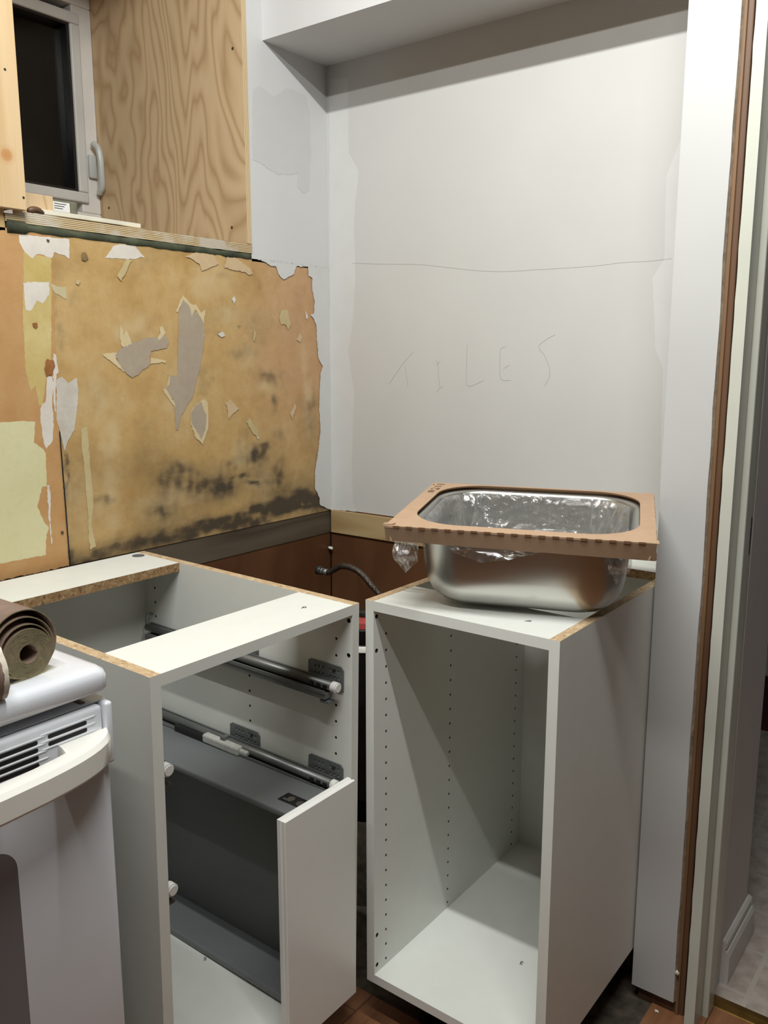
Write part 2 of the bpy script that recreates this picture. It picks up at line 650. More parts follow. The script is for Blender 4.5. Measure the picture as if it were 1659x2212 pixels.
def drill(o, holes, hole_mat=None):
    """cut real round holes: (point, axis, radius, depth)"""
    bm = BM()
    for p, ax, r, h in holes:
        cyl(bm, p, ax, r, h, 12)
    bmesh.ops.recalc_face_normals(bm, faces=bm.faces)
    me = bpy.data.meshes.new('cut')
    bm.to_mesh(me)
    bm.free()
    me.materials.append(hole_mat or o.data.materials[-1])
    co = bpy.data.objects.new('cut', me)
    C.objects.link(co)
    par = o.parent
    o.parent = None
    mod = o.modifiers.new('b', 'BOOLEAN')
    mod.operation = 'DIFFERENCE'
    mod.object = co
    mod.solver = 'EXACT'
    mod.material_mode = 'TRANSFER'
    bpy.context.view_layer.update()
    dg = bpy.context.evaluated_depsgraph_get()
    nm = bpy.data.meshes.new_from_object(o.evaluated_get(dg))
    o.modifiers.clear()
    old = o.data
    o.data = nm
    nm.name = o.name
    o.parent = par
    bpy.data.objects.remove(co)
    bpy.data.meshes.remove(me)
    bpy.data.meshes.remove(old)


def text(name, s, size, mat, parent, loc, rot, ext=.0002):
    cu = bpy.data.curves.new(name, 'FONT')
    cu.body = s
    cu.size = size
    cu.extrude = ext
    cu.align_x = 'CENTER'
    cu.align_y = 'CENTER'
    t = bpy.data.objects.new(name, cu)
    C.objects.link(t)
    bpy.context.view_layer.update()
    me = bpy.data.meshes.new_from_object(t.evaluated_get(bpy.context.evaluated_depsgraph_get()))
    bpy.data.objects.remove(t)
    o = bpy.data.objects.new(name, me)
    me.materials.clear()
    me.materials.append(mat)
    C.objects.link(o)
    o.parent = parent
    o.location = loc
    o.rotation_euler = rot
    return o


PATCHES = [
  ('orange', [(-0.9591, 1.5193), (-0.8893, 1.5295), (-0.8056, 1.5305), (-0.8104, 1.3639), (-0.8139, 1.1854), (-0.8132, 1.1535), (-0.8146, 0.8836), (-0.9609, 0.8834), (-1.0146, 0.8823)]),
  ('tape', [(-0.8637, 1.494), (-0.809, 1.4874), (-0.8146, 1.3983), (-0.8234, 1.2978), (-0.8377, 1.2574), (-0.8483, 1.207), (-0.8548, 1.2093), (-0.8606, 1.2479), (-0.8701, 1.2381), (-0.8777, 1.2781), (-0.8752, 1.3761)]),
  ('cream', [(-0.9869, 1.1735), (-0.9361, 1.1811), (-0.8941, 1.1816), (-0.866, 1.1786), (-0.8718, 1.1386), (-0.8535, 1.1247), (-0.8486, 1.116), (-0.8513, 1.0514), (-0.8603, 1.0515), (-0.8745, 1.0145), (-0.8614, 0.9788), (-0.8527, 0.9678), (-0.8598, 0.955), (-0.864, 0.915), (-0.9582, 0.916), (-1.0094, 0.9148)]),
  ('white', [(-0.8718, 1.5234), (-0.8193, 1.5252), (-0.7676, 1.5264), (-0.7692, 1.4889), (-0.7836, 1.4956), (-0.8014, 1.4989), (-0.8067, 1.4876), (-0.8306, 1.4923), (-0.8417, 1.4893), (-0.8475, 1.483), (-0.8626, 1.4941), (-0.8718, 1.5102)]),
  ('white', [(-0.6665, 1.524), (-0.6509, 1.5287), (-0.6118, 1.5283), (-0.5904, 1.5068), (-0.5997, 1.5081), (-0.6161, 1.5019), (-0.6398, 1.5007), (-0.6882, 1.4981), (-0.6774, 1.5115)]),
  ('white', [(-0.8703, 1.4371), (-0.8433, 1.4409), (-0.8158, 1.4417), (-0.8187, 1.4179), (-0.8333, 1.4014), (-0.8449, 1.4067), (-0.8511, 1.3966), (-0.8594, 1.3864), (-0.869, 1.388), (-0.8689, 1.4151)]),
  ('skim', [(-0.8148, 1.4398), (-0.7995, 1.4349), (-0.7811, 1.4361), (-0.7818, 1.4119), (-0.7961, 1.4192), (-0.8091, 1.4264)]),
  ('white', [(-0.8349, 1.2655), (-0.8238, 1.2633), (-0.8216, 1.2469), (-0.8273, 1.2163), (-0.8273, 1.1862), (-0.8293, 1.1603), (-0.832, 1.1396), (-0.8457, 1.1241), (-0.8515, 1.137), (-0.8547, 1.1824), (-0.8535, 1.2028), (-0.8407, 1.2185)]),
  ('skimcool', [(-0.8151, 1.257), (-0.8032, 1.2629), (-0.7902, 1.2503), (-0.7706, 1.2603), (-0.7676, 1.2351), (-0.7742, 1.1931), (-0.7753, 1.1949), (-0.7828, 1.1572), (-0.7985, 1.1371), (-0.8071, 1.1166), (-0.8156, 1.1594), (-0.8209, 1.1805)]),
  ('white', [(-0.8181, 1.3079), (-0.8126, 1.3059), (-0.8095, 1.2712), (-0.8144, 1.2672), (-0.819, 1.2366), (-0.8215, 1.1872), (-0.8251, 1.2162)]),
  ('pale', [(-0.7669, 1.1604), (-0.7534, 1.1617), (-0.7517, 1.1336), (-0.7523, 1.0901), (-0.7499, 1.035), (-0.7497, 1.0017), (-0.7577, 0.9583), (-0.7496, 0.9119), (-0.7638, 0.9077), (-0.7652, 0.9416), (-0.7645, 1.0037), (-0.766, 1.0697), (-0.769, 1.1306)]),
  ('white', [(-0.8511, 1.0535), (-0.8455, 1.0529), (-0.8454, 1.0147), (-0.8488, 0.9939), (-0.8486, 0.9359), (-0.851, 0.9353), (-0.8522, 0.9944), (-0.8514, 1.0261)]),
  ('rim', [(-0.4934, 1.4362), (-0.4782, 1.4233), (-0.4649, 1.417), (-0.4558, 1.4174), (-0.4428, 1.3993), (-0.4299, 1.4081), (-0.4353, 1.3808), (-0.4351, 1.3453), (-0.4358, 1.369), (-0.4448, 1.3894), (-0.4594, 1.4068), (-0.4694, 1.3901), (-0.4801, 1.4158), (-0.4931, 1.4253), (-0.5078, 1.399), (-0.5137, 1.3988), (-0.5004, 1.4267)]),
  ('grey', [(-0.493, 1.4271), (-0.4801, 1.4163), (-0.4731, 1.4051), (-0.4693, 1.3913), (-0.4609, 1.4067), (-0.4448, 1.3899), (-0.4356, 1.3737), (-0.4351, 1.3453), (-0.4462, 1.2976), (-0.4556, 1.2666), (-0.4786, 1.2098), (-0.5126, 1.1704), (-0.5218, 1.14), (-0.5277, 1.1404), (-0.5299, 1.2047), (-0.541, 1.2168), (-0.5546, 1.2334), (-0.544, 1.2424), (-0.5416, 1.2585), (-0.5224, 1.2605), (-0.518, 1.2535), (-0.5108, 1.3439), (-0.5053, 1.4014)]),
  ('rim', [(-0.5605, 1.2313), (-0.5487, 1.2356), (-0.5415, 1.2597), (-0.5387, 1.2585), (-0.5419, 1.2423), (-0.5518, 1.2322), (-0.5382, 1.2143), (-0.5278, 1.1999), (-0.5277, 1.1905), (-0.5417, 1.2051)]),
  ('rim', [(-0.7087, 1.3063), (-0.6831, 1.3107), (-0.6728, 1.3107), (-0.6762, 1.2977), (-0.6667, 1.2847), (-0.652, 1.2681), (-0.6698, 1.2781), (-0.687, 1.2913)]),
  ('rim', [(-0.6614, 1.3669), (-0.6543, 1.3564), (-0.655, 1.3455), (-0.6477, 1.3565), (-0.6429, 1.3501), (-0.6349, 1.3285), (-0.6419, 1.324), (-0.6512, 1.3217), (-0.6591, 1.3216), (-0.6645, 1.3389)]),
  ('rim', [(-0.5876, 1.2999), (-0.5709, 1.2977), (-0.5483, 1.2942), (-0.5486, 1.2885), (-0.5714, 1.2886), (-0.5884, 1.2864)]),
  ('grey', [(-0.677, 1.3064), (-0.6619, 1.3195), (-0.6321, 1.3307), (-0.5907, 1.3424), (-0.5626, 1.3429), (-0.5505, 1.3567), (-0.5375, 1.332), (-0.5439, 1.3205), (-0.5868, 1.3134), (-0.5919, 1.2977), (-0.5884, 1.2864), (-0.6142, 1.2709), (-0.6367, 1.2579), (-0.6521, 1.267), (-0.6692, 1.2869)]),
  ('rim', [(-0.5683, 1.3428), (-0.5593, 1.352), (-0.5613, 1.3655), (-0.5528, 1.3668), (-0.545, 1.3523), (-0.5509, 1.3488), (-0.563, 1.3362)]),
  ('rim', [(-0.4428, 1.2057), (-0.4322, 1.1955), (-0.4342, 1.1392), (-0.4527, 1.1011), (-0.4739, 1.1198), (-0.486, 1.1545), (-0.4832, 1.1808), (-0.4637, 1.1968)]),
  ('grey', [(-0.4516, 1.2), (-0.4451, 1.179), (-0.4382, 1.1689), (-0.4431, 1.1348), (-0.4553, 1.1136), (-0.4686, 1.1316), (-0.4844, 1.1557), (-0.4827, 1.1784), (-0.467, 1.1933)]),
  ('pale', [(-0.1831, 1.4176), (-0.1601, 1.4185), (-0.1495, 1.3849), (-0.1596, 1.3688), (-0.1651, 1.3792), (-0.1727, 1.3829), (-0.1842, 1.3812), (-0.1913, 1.3966)]),
  ('pinkpale', [(-0.1165, 1.3632), (-0.1088, 1.3513), (-0.1172, 1.3378), (-0.1309, 1.3456)]),
  ('pinkpale', [(-0.3627, 1.2027), (-0.3364, 1.1776), (-0.3539, 1.1696), (-0.3715, 1.1554), (-0.3736, 1.1856), (-0.3799, 1.1934)]),
  ('pale', [(-0.3022, 1.1566), (-0.2921, 1.1405), (-0.2746, 1.1237), (-0.2754, 1.1027), (-0.293, 1.1171), (-0.3132, 1.1469)]),
  ('pinkpale', [(-0.1393, 1.1834), (-0.1356, 1.1723), (-0.1503, 1.143), (-0.1598, 1.1598)]),
  ('pinkpale', [(-0.4837, 1.5185), (-0.4469, 1.5332), (-0.4004, 1.5306), (-0.3853, 1.5109), (-0.4176, 1.4989), (-0.4366, 1.4923), (-0.4421, 1.5062), (-0.4689, 1.5176)]),
  ('pinkpale', [(-0.3585, 1.5309), (-0.3387, 1.5315), (-0.3122, 1.5218), (-0.2885, 1.5116), (-0.2769, 1.4978), (-0.2892, 1.4939), (-0.3198, 1.5018), (-0.3433, 1.5012), (-0.3694, 1.5051), (-0.3621, 1.5223)]),
  ('white', [(-0.3494, 1.4346), (-0.3408, 1.4424), (-0.336, 1.4353), (-0.3415, 1.4241), (-0.3462, 1.4324)]),
  ('white', [(-0.095, 1.4214), (-0.0853, 1.4057), (-0.0875, 1.397), (-0.0935, 1.4014)]),
  ('white', [(-0.3957, 1.3557), (-0.3792, 1.3597), (-0.373, 1.3501), (-0.3847, 1.3467), (-0.3942, 1.3521)]),
  ('white', [(-0.279, 1.103), (-0.2734, 1.1073), (-0.2724, 1.1046), (-0.2762, 1.1007)]),
  ('pale', [(-0.7568, 1.4508), (-0.7487, 1.4483), (-0.754, 1.4408), (-0.7602, 1.4435)]),
  ('pale', [(-0.2782, 1.3671), (-0.2739, 1.3584), (-0.2776, 1.3368), (-0.2837, 1.3431)]),
  ('pale', [(-0.6399, 1.4992), (-0.6241, 1.5006), (-0.6531, 1.4548), (-0.6627, 1.4647)]),
  ('rust', [(-0.8324, 1.2978), (-0.8191, 1.2948), (-0.8165, 1.2836), (-0.8257, 1.2674), (-0.8361, 1.2635), (-0.84, 1.2797)]),
  ('rust', [(-0.858, 1.364), (-0.8481, 1.3653), (-0.8476, 1.3584), (-0.8522, 1.3543), (-0.8573, 1.3591)]),
  ('stain', [(-0.7424, 1.5034), (-0.734, 1.5052), (-0.7281, 1.4936), (-0.7364, 1.4878), (-0.7434, 1.4902)]),
  ('hole', [(-0.8288, 0.9575), (-0.8225, 0.9565), (-0.8229, 0.9511), (-0.8287, 0.952)]),
  ('hole', [(-0.8174, 1.5212), (-0.8109, 1.5203), (-0.8112, 1.5168), (-0.8156, 1.5169)]),
  ('whitewall', [(0.0015, 0.8839), (-0.0219, 0.8911), (-0.0503, 0.9066), (-0.05, 0.9245), (-0.0682, 0.9522), (-0.0673, 0.9963), (-0.053, 1.0514), (-0.0425, 1.1081), (-0.0453, 1.1517), (-0.0471, 1.158), (-0.0441, 1.2132), (-0.0394, 1.2608), (-0.0298, 1.2765), (-0.0461, 1.2972), (-0.0522, 1.3524), (-0.0534, 1.3846), (-0.0622, 1.3986), (-0.0763, 1.4087), (-0.0618, 1.4151), (-0.0593, 1.447), (-0.0677, 1.4711), (-0.067, 1.5026), (-0.0811, 1.5074), (-0.0823, 1.5303), (-0.1275, 1.5267), (-0.1348, 1.508), (-0.1738, 1.4917), (-0.1915, 1.5038), (-0.1991, 1.5209), (-0.2135, 1.5208), (-0.2386, 1.5285), (-0.2634, 1.5328), (-0.2723, 1.5406), (-0.0174, 1.5379), (0.0124, 1.5392)])]
SEAM = [(-0.8168, 1.1601), (-0.8136, 0.8834)]
GRIME = [
  (-0.071, 0.906, 0.07, 0.008, 1), (-0.175, 0.907, 0.09, 0.009, 1), (-0.271, 0.928, 0.061, 0.009, 0.95), (-0.309, 0.893, 0.097, 0.012, 0.9),
  (-0.429, 0.907, 0.078, 0.014, 0.85), (-0.385, 0.918, 0.055, 0.009, 0.8), (-0.479, 0.894, 0.065, 0.01, 0.7), (-0.295, 1.057, 0.044, 0.029, 0.7),
  (-0.273, 1.071, 0.033, 0.016, 0.6), (-0.373, 1.049, 0.021, 0.013, 0.5), (-0.326, 1.013, 0.039, 0.008, 0.85), (-0.283, 0.992, 0.033, 0.007, 0.8),
  (-0.2, 1.01, 0.035, 0.044, 0.45), (-0.473, 1.014, 0.085, 0.022, 0.55), (-0.503, 1.042, 0.063, 0.024, 0.4), (-0.194, 0.926, 0.131, 0.017, 0.7),
  (-0.092, 0.95, 0.034, 0.017, 0.35), (-0.393, 0.984, 0.051, 0.023, 0.45), (-0.433, 1.249, 0.019, 0.032, 0.5), (-0.233, 1.261, 0.034, 0.013, 0.5),
  (-0.321, 1.312, 0.031, 0.018, 0.35), (-0.204, 1.245, 0.046, 0.021, 0.4), (-0.217, 1.184, 0.015, 0.024, 0.5), (-0.086, 1.182, 0.042, 0.033, 0.4),
  (-0.092, 1.126, 0.038, 0.045, 0.3), (-0.765, 0.892, 0.048, 0.013, 0.7), (-0.811, 0.901, 0.014, 0.026, 0.6), (-0.57, 0.963, 0.038, 0.022, 0.5),
  (-0.551, 1.033, 0.036, 0.021, 0.45), (-0.645, 0.903, 0.086, 0.012, 0.45), (-0.812, 1.085, 0.005, 0.074, 0.6), (-0.808, 1.379, 0.011, 0.067, 0.35),
  (-0.38, 1.481, 0.02, 0.014, 0.25), (-0.409, 1.353, 0.006, 0.004, 0.9), (-0.32, 1.365, 0.006, 0.004, 0.7), (-0.401, 0.988, 0.005, 0.004, 1),
  (-0.759, 1.413, 0.014, 0.02, 0.3), (-0.616, 1.16, 0.017, 0.014, 0.35), (-0.721, 1.009, 0.015, 0.008, 0.5), (-0.269, 1.479, 0.014, 0.017, 0.35),
  (-0.895, 0.891, 0.068, 0.013, 0.5), (-0.845, 1.528, 0.067, 0.005, 0.4), (-0.322, 1.114, 0.021, 0.052, 0.2), (-0.204, 1.097, 0.023, 0.024, 0.4)]
PENCIL = [
  [(0.201, 1.2331), (0.2422, 1.2816), (0.2762, 1.3139)],
  [(0.2517, 1.2792), (0.2581, 1.2442), (0.2613, 1.2267)],
  [(0.3447, 1.2942), (0.3507, 1.2846), (0.3535, 1.2554), (0.3568, 1.2261)],
  [(0.346, 1.2821), (0.3577, 1.2918)],
  [(0.3469, 1.2161), (0.3557, 1.2237), (0.3662, 1.2312)],
  [(0.4341, 1.3297), (0.4337, 1.2944), (0.4336, 1.2421), (0.4451, 1.2327), (0.4809, 1.2466)],
  [(0.5381, 1.3242), (0.5251, 1.3175), (0.5246, 1.276), (0.5269, 1.2529), (0.5377, 1.2475), (0.5535, 1.2487)],
  [(0.5342, 1.2752), (0.5499, 1.2831)],
  [(0.6616, 1.3496), (0.6399, 1.3389), (0.623, 1.3236), (0.6387, 1.3035), (0.6523, 1.2725), (0.6505, 1.2546), (0.6412, 1.2365)],
  [(0.0802, 1.5406), (0.1656, 1.5332), (0.2897, 1.5239), (0.3776, 1.5114), (0.4559, 1.4998), (0.5307, 1.4932), (0.6021, 1.4925), (0.6989, 1.4918), (0.7586, 1.4923), (0.8117, 1.495), (0.8673, 1.4942), (0.9146, 1.4962)]]
SKIM = [('y', [(0.0111, 1.9977), (0.0721, 1.9866), (0.0719, 1.8117), (0.1048, 1.7631), (0.0888, 1.6528), (0.0923, 1.5035), (0.082, 1.3867), (0.0656, 1.3153), (0.0853, 1.2065), (0.0757, 1.0204), (0.078, 0.913), (0.0908, 0.8888), (-0.0055, 0.8848)]), ('y', [(0.9172, 1.7229), (0.8936, 1.6567), (0.8984, 1.496), (0.8766, 1.4609), (0.8894, 1.3211), (0.9086, 1.2741), (0.9164, 1.0234), (0.9695, 1.0284)])]
SKIM_GREY = [[(-0.2613, 1.9123), (-0.2399, 1.9273), (-0.1912, 1.9129), (-0.1457, 1.944), (-0.0794, 1.9433), (-0.0665, 1.9082), (-0.0619, 1.8105), (-0.0709, 1.7199), (-0.0937, 1.7077), (-0.1139, 1.7191), (-0.1096, 1.7528), (-0.1841, 1.7376), (-0.246, 1.7569), (-0.2671, 1.7585)]]


def fill(bm, pts3, mi):
    """triangulated flat patch from a concave outline"""
    from mathutils.geometry import tessellate_polygon
    vs_ = [bm.verts.new(p) for p in pts3]
    for t in tessellate_polygon([[Vector(p) for p in pts3]]):
        try:
            bm.faces.new([vs_[i] for i in t]).material_index = mi
        except ValueError:
            pass


def jag(pts, step=.005, amp=.0014):
    out = []
    n = len(pts)
    for i in range(n):
        a, b = Vector(pts[i]), Vector(pts[(i + 1) % n])
        L = (b - a).length
        k = max(1, int(L / step))
        nrm = Vector((-(b - a).y, (b - a).x)) / max(L, 1e-6)
        for j in range(k):
            p = a.lerp(b, j / k)
            if 0 < j:
                p = p + nrm * (noise.noise((p.x * 160, p.y * 160, 3.1)) * amp * 2)
            out.append((p.x, p.y))
    return out


# ---------------------------------------------------------------- setting: floors, ceiling, walls
RX, RY = 4.6, -5.2          # room extents
bm = BM()
box(bm, 0, 1.037, -.545, .11, -.05, 0)
struct('floor_subfloor', bm, M['underlay'])
bm = BM()
box(bm, 0, RX, RY, -.545, -.05, .004)
box(bm, 1.037, RX, -.545, -.135, -.05, .004)
struct('floor', bm, M['laminate'])
bm = BM()
box(bm, -.6, RX, -.135, 2.0, -.05, .001)
struct('floor_tile', bm, M['tile'])
bm = BM()
box(bm, -.6, RX, RY, 2.0, 2.56, 2.6)
struct('ceiling', bm, M['ceiling'])

# window wall: concrete and stud wall with the deep window recess
WY0, WY1, SZ, WT = -.897, -.279, 1.527, 2.32
bm = BM()
box(bm, -.57, -.004, RY, 0, .884, SZ)                  # below the window
box(bm, -.57, 0, WY1, 0, SZ, 2.56)                      # right of the window
box(bm, -.57, 0, RY, WY0, SZ, 2.56, 3)
box(bm, -.57, 0, WY0, WY1, WT, 2.56)
box(bm, -.57, -.004, RY, 0, 0, .821, 1)                # dark brown hardboard behind the cabinets
box(bm, -.57, -.002, RY, 0, .821, .884, 2)             # dirty grey board strip
# front skin of bare paper
NY, NZ = 230, 130
y0, y1, z0, z1 = -1.16, 0.0, .884, SZ + .006
grid = [[bm.verts.new((0, y0 + (y1 - y0) * i / NY, z0 + (z1 - z0) * j / NZ)) for j in range(NZ + 1)] for i in range(NY + 1)]
for i in range(NY):
    for j in range(NZ):
        bm.faces.new((grid[i][j], grid[i + 1][j], grid[i + 1][j + 1], grid[i][j + 1])).material_index = 3
mats = [M['primer'], M['brownply'], M['darkboard'], M['paper']]
keys = list(PM)
mats += [PM[k] for k in keys]
mats += [M['black'], M['skim_grey']]
for li, (k, pts) in enumerate(PATCHES):
    x = .0004 + .00005 * li
    q = jag([(min(a, 0), min(b, SZ + .006)) for a, b in pts], amp=.0009 if k == 'cream' else .0014)
    fill(bm, [(x, a, b) for a, b in q], 4 + keys.index(k))
# open seam between the two boards
(sa, sb), (ta, tb) = SEAM
NS = 46
for i in range(NS):
    f0, f1 = i / NS, (i + 1) / NS
    def sp(f, s):
        zz = sb + (tb - sb) * f
        return (.0028, sa + (ta - sa) * f + s * .0014 * (1 if f > .02 else 0) + .0008 * noise.noise((f * 40, 2, 1)), zz)
    f_ = bm.faces.new([bm.verts.new(p) for p in (sp(f0, -1), sp(f0, 1), sp(f1, 1), sp(f1, -1))])
    f_.material_index = 4 + len(keys)
for pts in SKIM_GREY:
    fill(bm, [(.0004, a, b) for a, b in jag(pts, .01, .002)], 5 + len(keys))
wl = struct('wall_left', bm, mats, False, Vector((1, 0, 0)))
me = wl.data
ga = me.attributes.new('grime', 'FLOAT', 'POINT')
pa = me.attributes.new('pink', 'FLOAT', 'POINT')
la = me.attributes.new('paste', 'FLOAT', 'POINT')
PASTE = ((-.40, 1.475, .06, .035), (-.43, 1.45, .035, .02), (-.37, 1.395, .05, .018), (-.30, 1.30, .03, .03), (-.23, 1.225, .04, .02), (-.33, 1.06, .04, .03), (-.10, 1.22, .025, .12), (-.62, 1.35, .05, .04), (-.71, 1.10, .02, .2), (-.27, .99, .05, .02), (-.55, .985, .1, .02))
gv, pv, lv = [], [], []
for v in me.vertices:
    _, y, z = v.co
    s = 0
    wy, wz = y, z
    for sc_, am in ((14, .028), (42, .012), (120, .005)):
        y = y + am * noise.noise((wy * sc_, wz * sc_, 1.7))
        z = z + am * .6 * noise.noise((wy * sc_, wz * sc_, 8.2))
    for (by, bz, ry, rz, st) in GRIME:
        d = ((y - by) / ry) ** 2 + ((z - bz) / rz) ** 2
        if d < 3:
            e_ = min(1, st * math.exp(-d * .9) * 1.0)
            s = max(s, e_) + .3 * min(s, e_)
    s *= .72 + .7 * noise.noise((wy * 60, wz * 60, 4.4)) + .35 * noise.noise((wy * 25, wz * 25, 2.4))
    s += .30 * max(0, noise.noise((wy * 9, wz * 9, .3)))
    s += .42 * max(0, min(1, (1.17 - wz) / .24)) * (.6 + noise.noise((wy * 6, wz * 10, .9)))
    base_z = .905 + .03 * noise.noise((wy * 12, 3, 1)) + .02 * max(0, min(1, (wy + .55) / .4))
    s += .55 * max(0, 1 - abs(wz - base_z) / .026) * (.75 + .6 * noise.noise((wy * 30, wz * 120, 5))) * max(.25, min(1, (wy + .75) / .3))
    s = max(0, s)
    gv.append(min(1, s))
    q_ = 0
    for (by, bz, ry, rz) in PASTE:
        d = ((y - by) / ry) ** 2 + ((z - bz) / rz) ** 2
        q_ = max(q_, math.exp(-d * d))
    lv.append(min(1, q_ * (.75 + .8 * noise.noise((wy * 30, wz * 30, 6)))))
    pv.append(max(0, min(1, (y + .36) / .22)) * max(0, min(1, (z - 1.0) / .25)))
ga.data.foreach_set('value', gv)
pa.data.foreach_set('value', pv)
la.data.foreach_set('value', lv)

# white back wall, with the ledger strip under it and brown hardboard below
bm = BM()
box(bm, 0, .995, 0, .11, .889, 2.56)
box(bm, 0, .995, 0, .11, 0, .889, 1)
for ax, pts in SKIM:
    if ax == 'y':
        fill(bm, [(max(a, .0), -.00012, b) for a, b in jag(pts, .01, .0012)], 2)
for st in PENCIL:
    pp = [p.xy for p in smooth_path([(a, b, 0) for a, b in st], 5)]
    for a, b in zip(pp, pp[1:]):
        n_ = Vector((-(b - a).y, (b - a).x)).normalized() * .00035
        f = bm.faces.new([bm.verts.new((q.x, -.00022, q.y)) for q in (a - n_, a + n_, b + n_, b - n_)])
        f.material_index = 3
struct('wall_back', bm, [M['drywall'], M['brownply'], M['skim'], M['lead']], False, Vector((0, -1, 0)))

# soffit over the alcove
sbox('trim_soffit', 0, .995, -.2262, 0, 2.0287, 2.56, mat=M['primer'])

# partition end at the right: drywall skin, bare stud, door jamb
bm = BM()
ys = -.2276
zz = [i / 60 * 2.52 + .035 for i in range(61)]
edge = [1.0815 + .0022 * noise.noise((z * 9, 1.3, 0)) + .0012 * noise.noise((z * 45, .3, 0)) for z in zz]
L = [bm.verts.new((.9968, ys, z)) for z in zz]
R_ = [bm.verts.new((e, ys, z)) for e, z in zip(edge, zz)]
R2 = [bm.verts.new((e + .003 + .0015 * noise.noise((z * 30, 5, 0)), ys + .0127, z)) for e, z in zip(edge, zz)]
L2 = [bm.verts.new((.9968, ys + .0127, z)) for z in zz]
for i in range(60):
    for a, b, mi in ((L, R_, 0), (R_, R2, 1), (R2, L2, 0), (L2, L, 0)):
        bm.faces.new((a[i], b[i], b[i + 1], a[i + 1])).material_index = mi
bm.faces.new((L[0], R_[0], R2[0], L2[0])).material_index = 1
box(bm, .9968, 1.006, ys + .0127, 0, .035, 2.56)                     # skin on the alcove side
struct('wall_right', bm, [M['stubpaint'], M['gypsum']])
bm = BM()
box(bm, 1.006, 1.0995, ys + .013, -.12, 0, 2.56, 0, .002)
box(bm, 1.0835, 1.090, ys + .0085, ys + .0135, 0, 2.56, 1, .001)      # split lip of the stud
box(bm, 1.006, 1.0995, -.12, .11, 0, 2.56)
struct('wall_right_stud', bm, [M['stud'], M['studlip']])
# door jamb with stop
bm = BM()
NJ = 90
jz = [2.56 * i / NJ for i in range(NJ + 1)]
je = [1.1085 - .0016 * max(0, noise.noise((z * 22, 7, 0))) - .001 * max(0, noise.noise((z * 80, 2, 0))) for z in jz]
A = [bm.verts.new((e, -.2385, z)) for e, z in zip(je, jz)]
B = [bm.verts.new((1.1275, -.2385, z)) for z in jz]
D = [bm.verts.new((e + .001, -.12, z)) for e, z in zip(je, jz)]
for i in range(NJ):
    bm.faces.new((A[i], B[i], B[i + 1], A[i + 1]))
    bm.faces.new((D[i], A[i], A[i + 1], D[i + 1]))
box(bm, 1.1085, 1.1276, -.238, -.085, 0, 2.56, 0)
box(bm, 1.1276, 1.1400, -.190, -.150, 0, 2.56, 0, .003)
struct('trim_jamb', bm, [M['casing']])
bm = BM()
box(bm, 1.1275, 1.1290, -.118, -.098, .935, 1.005, 0, .0004)
box(bm, 1.1289, 1.1294, -.111, -.103, .955, .985, 1)
plate = obj('strike_plate', bm, [M['darkbrass'], M['black']])
tag(plate, 'small tarnished brass strike plate set in the white door jamb', 'strike plate')
# hallway beyond
bm = BM()
box(bm, 1.10, 1.1282, -.085, .115, 0, 2.56)
struct('wall_hall', bm, M['hallwall'])
bm = BM()
prism(bm, [(1.128, 0), (1.144, 0), (1.144, .066), (1.140, .076), (1.134, .080), (1.138, .086), (1.137, .095), (1.132, .1), (1.128, .1)], 'y', -.07, .128)
prism(bm, [(.128, 0), (.112, 0), (.112, .1), (.128, .1)], 'x', 1.02, 1.144) if False else None
struct('baseboard_hall', bm, M['baseboard'])
bm = BM()
box(bm, -.5, RX, 1.9, 1.95, 0, 2.56)
box(bm, -.55, -.5, .11, 1.95, 0, 2.56)
box(bm, RX - .05, RX, -.13, 1.95, 0, 2.56)
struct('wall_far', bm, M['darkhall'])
sbox('baseboard_far', -.5, RX - .05, 1.885, 1.9, 0, .1, mat=M['baseboard'])
bm = BM()
box(bm, .25, 1.05, 1.3, 1.84, .001, .012, 0, .004)
tag(obj('rug', bm, M['maroon']), 'dark maroon rug on the tile beyond the doorway', 'rug')
# rest of the kitchen (behind the camera) so that light bounces as it should
bm = BM()
M['kitchen'] = plain('grey_kitchen_walls', (120, 120, 116), .7)
box(bm, 1.95, RX, -.24, -.12, 0, 2.56)
box(bm, 1.1, 1.95, -.24, -.12, 2.1, 2.56)
struct('wall_right_far', bm, M['kitchen'])
sbox('wall_front', -.1, RX, RY - .05, RY, 0, 2.56, mat=M['kitchen'])
sbox('wall_side', RX, RX + .05, RY, 2.0, 0, 2.56, mat=M['kitchen'])
bm = BM()
prism(bm, [(-.155, 0), (-.112, 0), (-.117, .006), (-.134, .009), (-.150, .006)], 'x', 1.1276, 1.95)
struct('trim_threshold', bm, M['brass'])

# ---------------------------------------------------------------- window in its recess
bm = BM()
fr = [(-.88, -.2915, 1.615, 1.685), (-.88, -.2915, 2.2, 2.26), (-.35, -.2915, 1.685, 2.2), (-.88, -.82, 1.685, 2.2)]
for a, b, c, d in fr:
    box(bm, -.62, -.566, a, b, c, d, 0, .003)
win = struct('window_1', bm, M['vinyl'])
bm = BM()
for a, b, c, d in [(-.83, -.3335, 1.7085, 1.735), (-.83, -.3335, 2.15, 2.178), (-.362, -.3335, 1.735, 2.15), (-.83, -.80, 1.735, 2.15)]:
    box(bm, -.60, -.556, a, b, c, d, 0, .004)
o = obj('sash', bm, M['vinylgrey'], win)
bm = BM()
for a, b, c, d in [(-.80, -.362, 1.735, 1.741), (-.80, -.362, 2.144, 2.15), (-.3705, -.362, 1.741, 2.144)]:
    box(bm, -.612, -.562, a, b, c, d, 0)
obj('glazing_bead', bm, M['blackplastic'], win)
bm = BM()
box(bm, -.590, -.586, -.80, -.366, 1.737, 2.148)
obj('glass_pane', bm, M['glass'], win)
bm = BM()
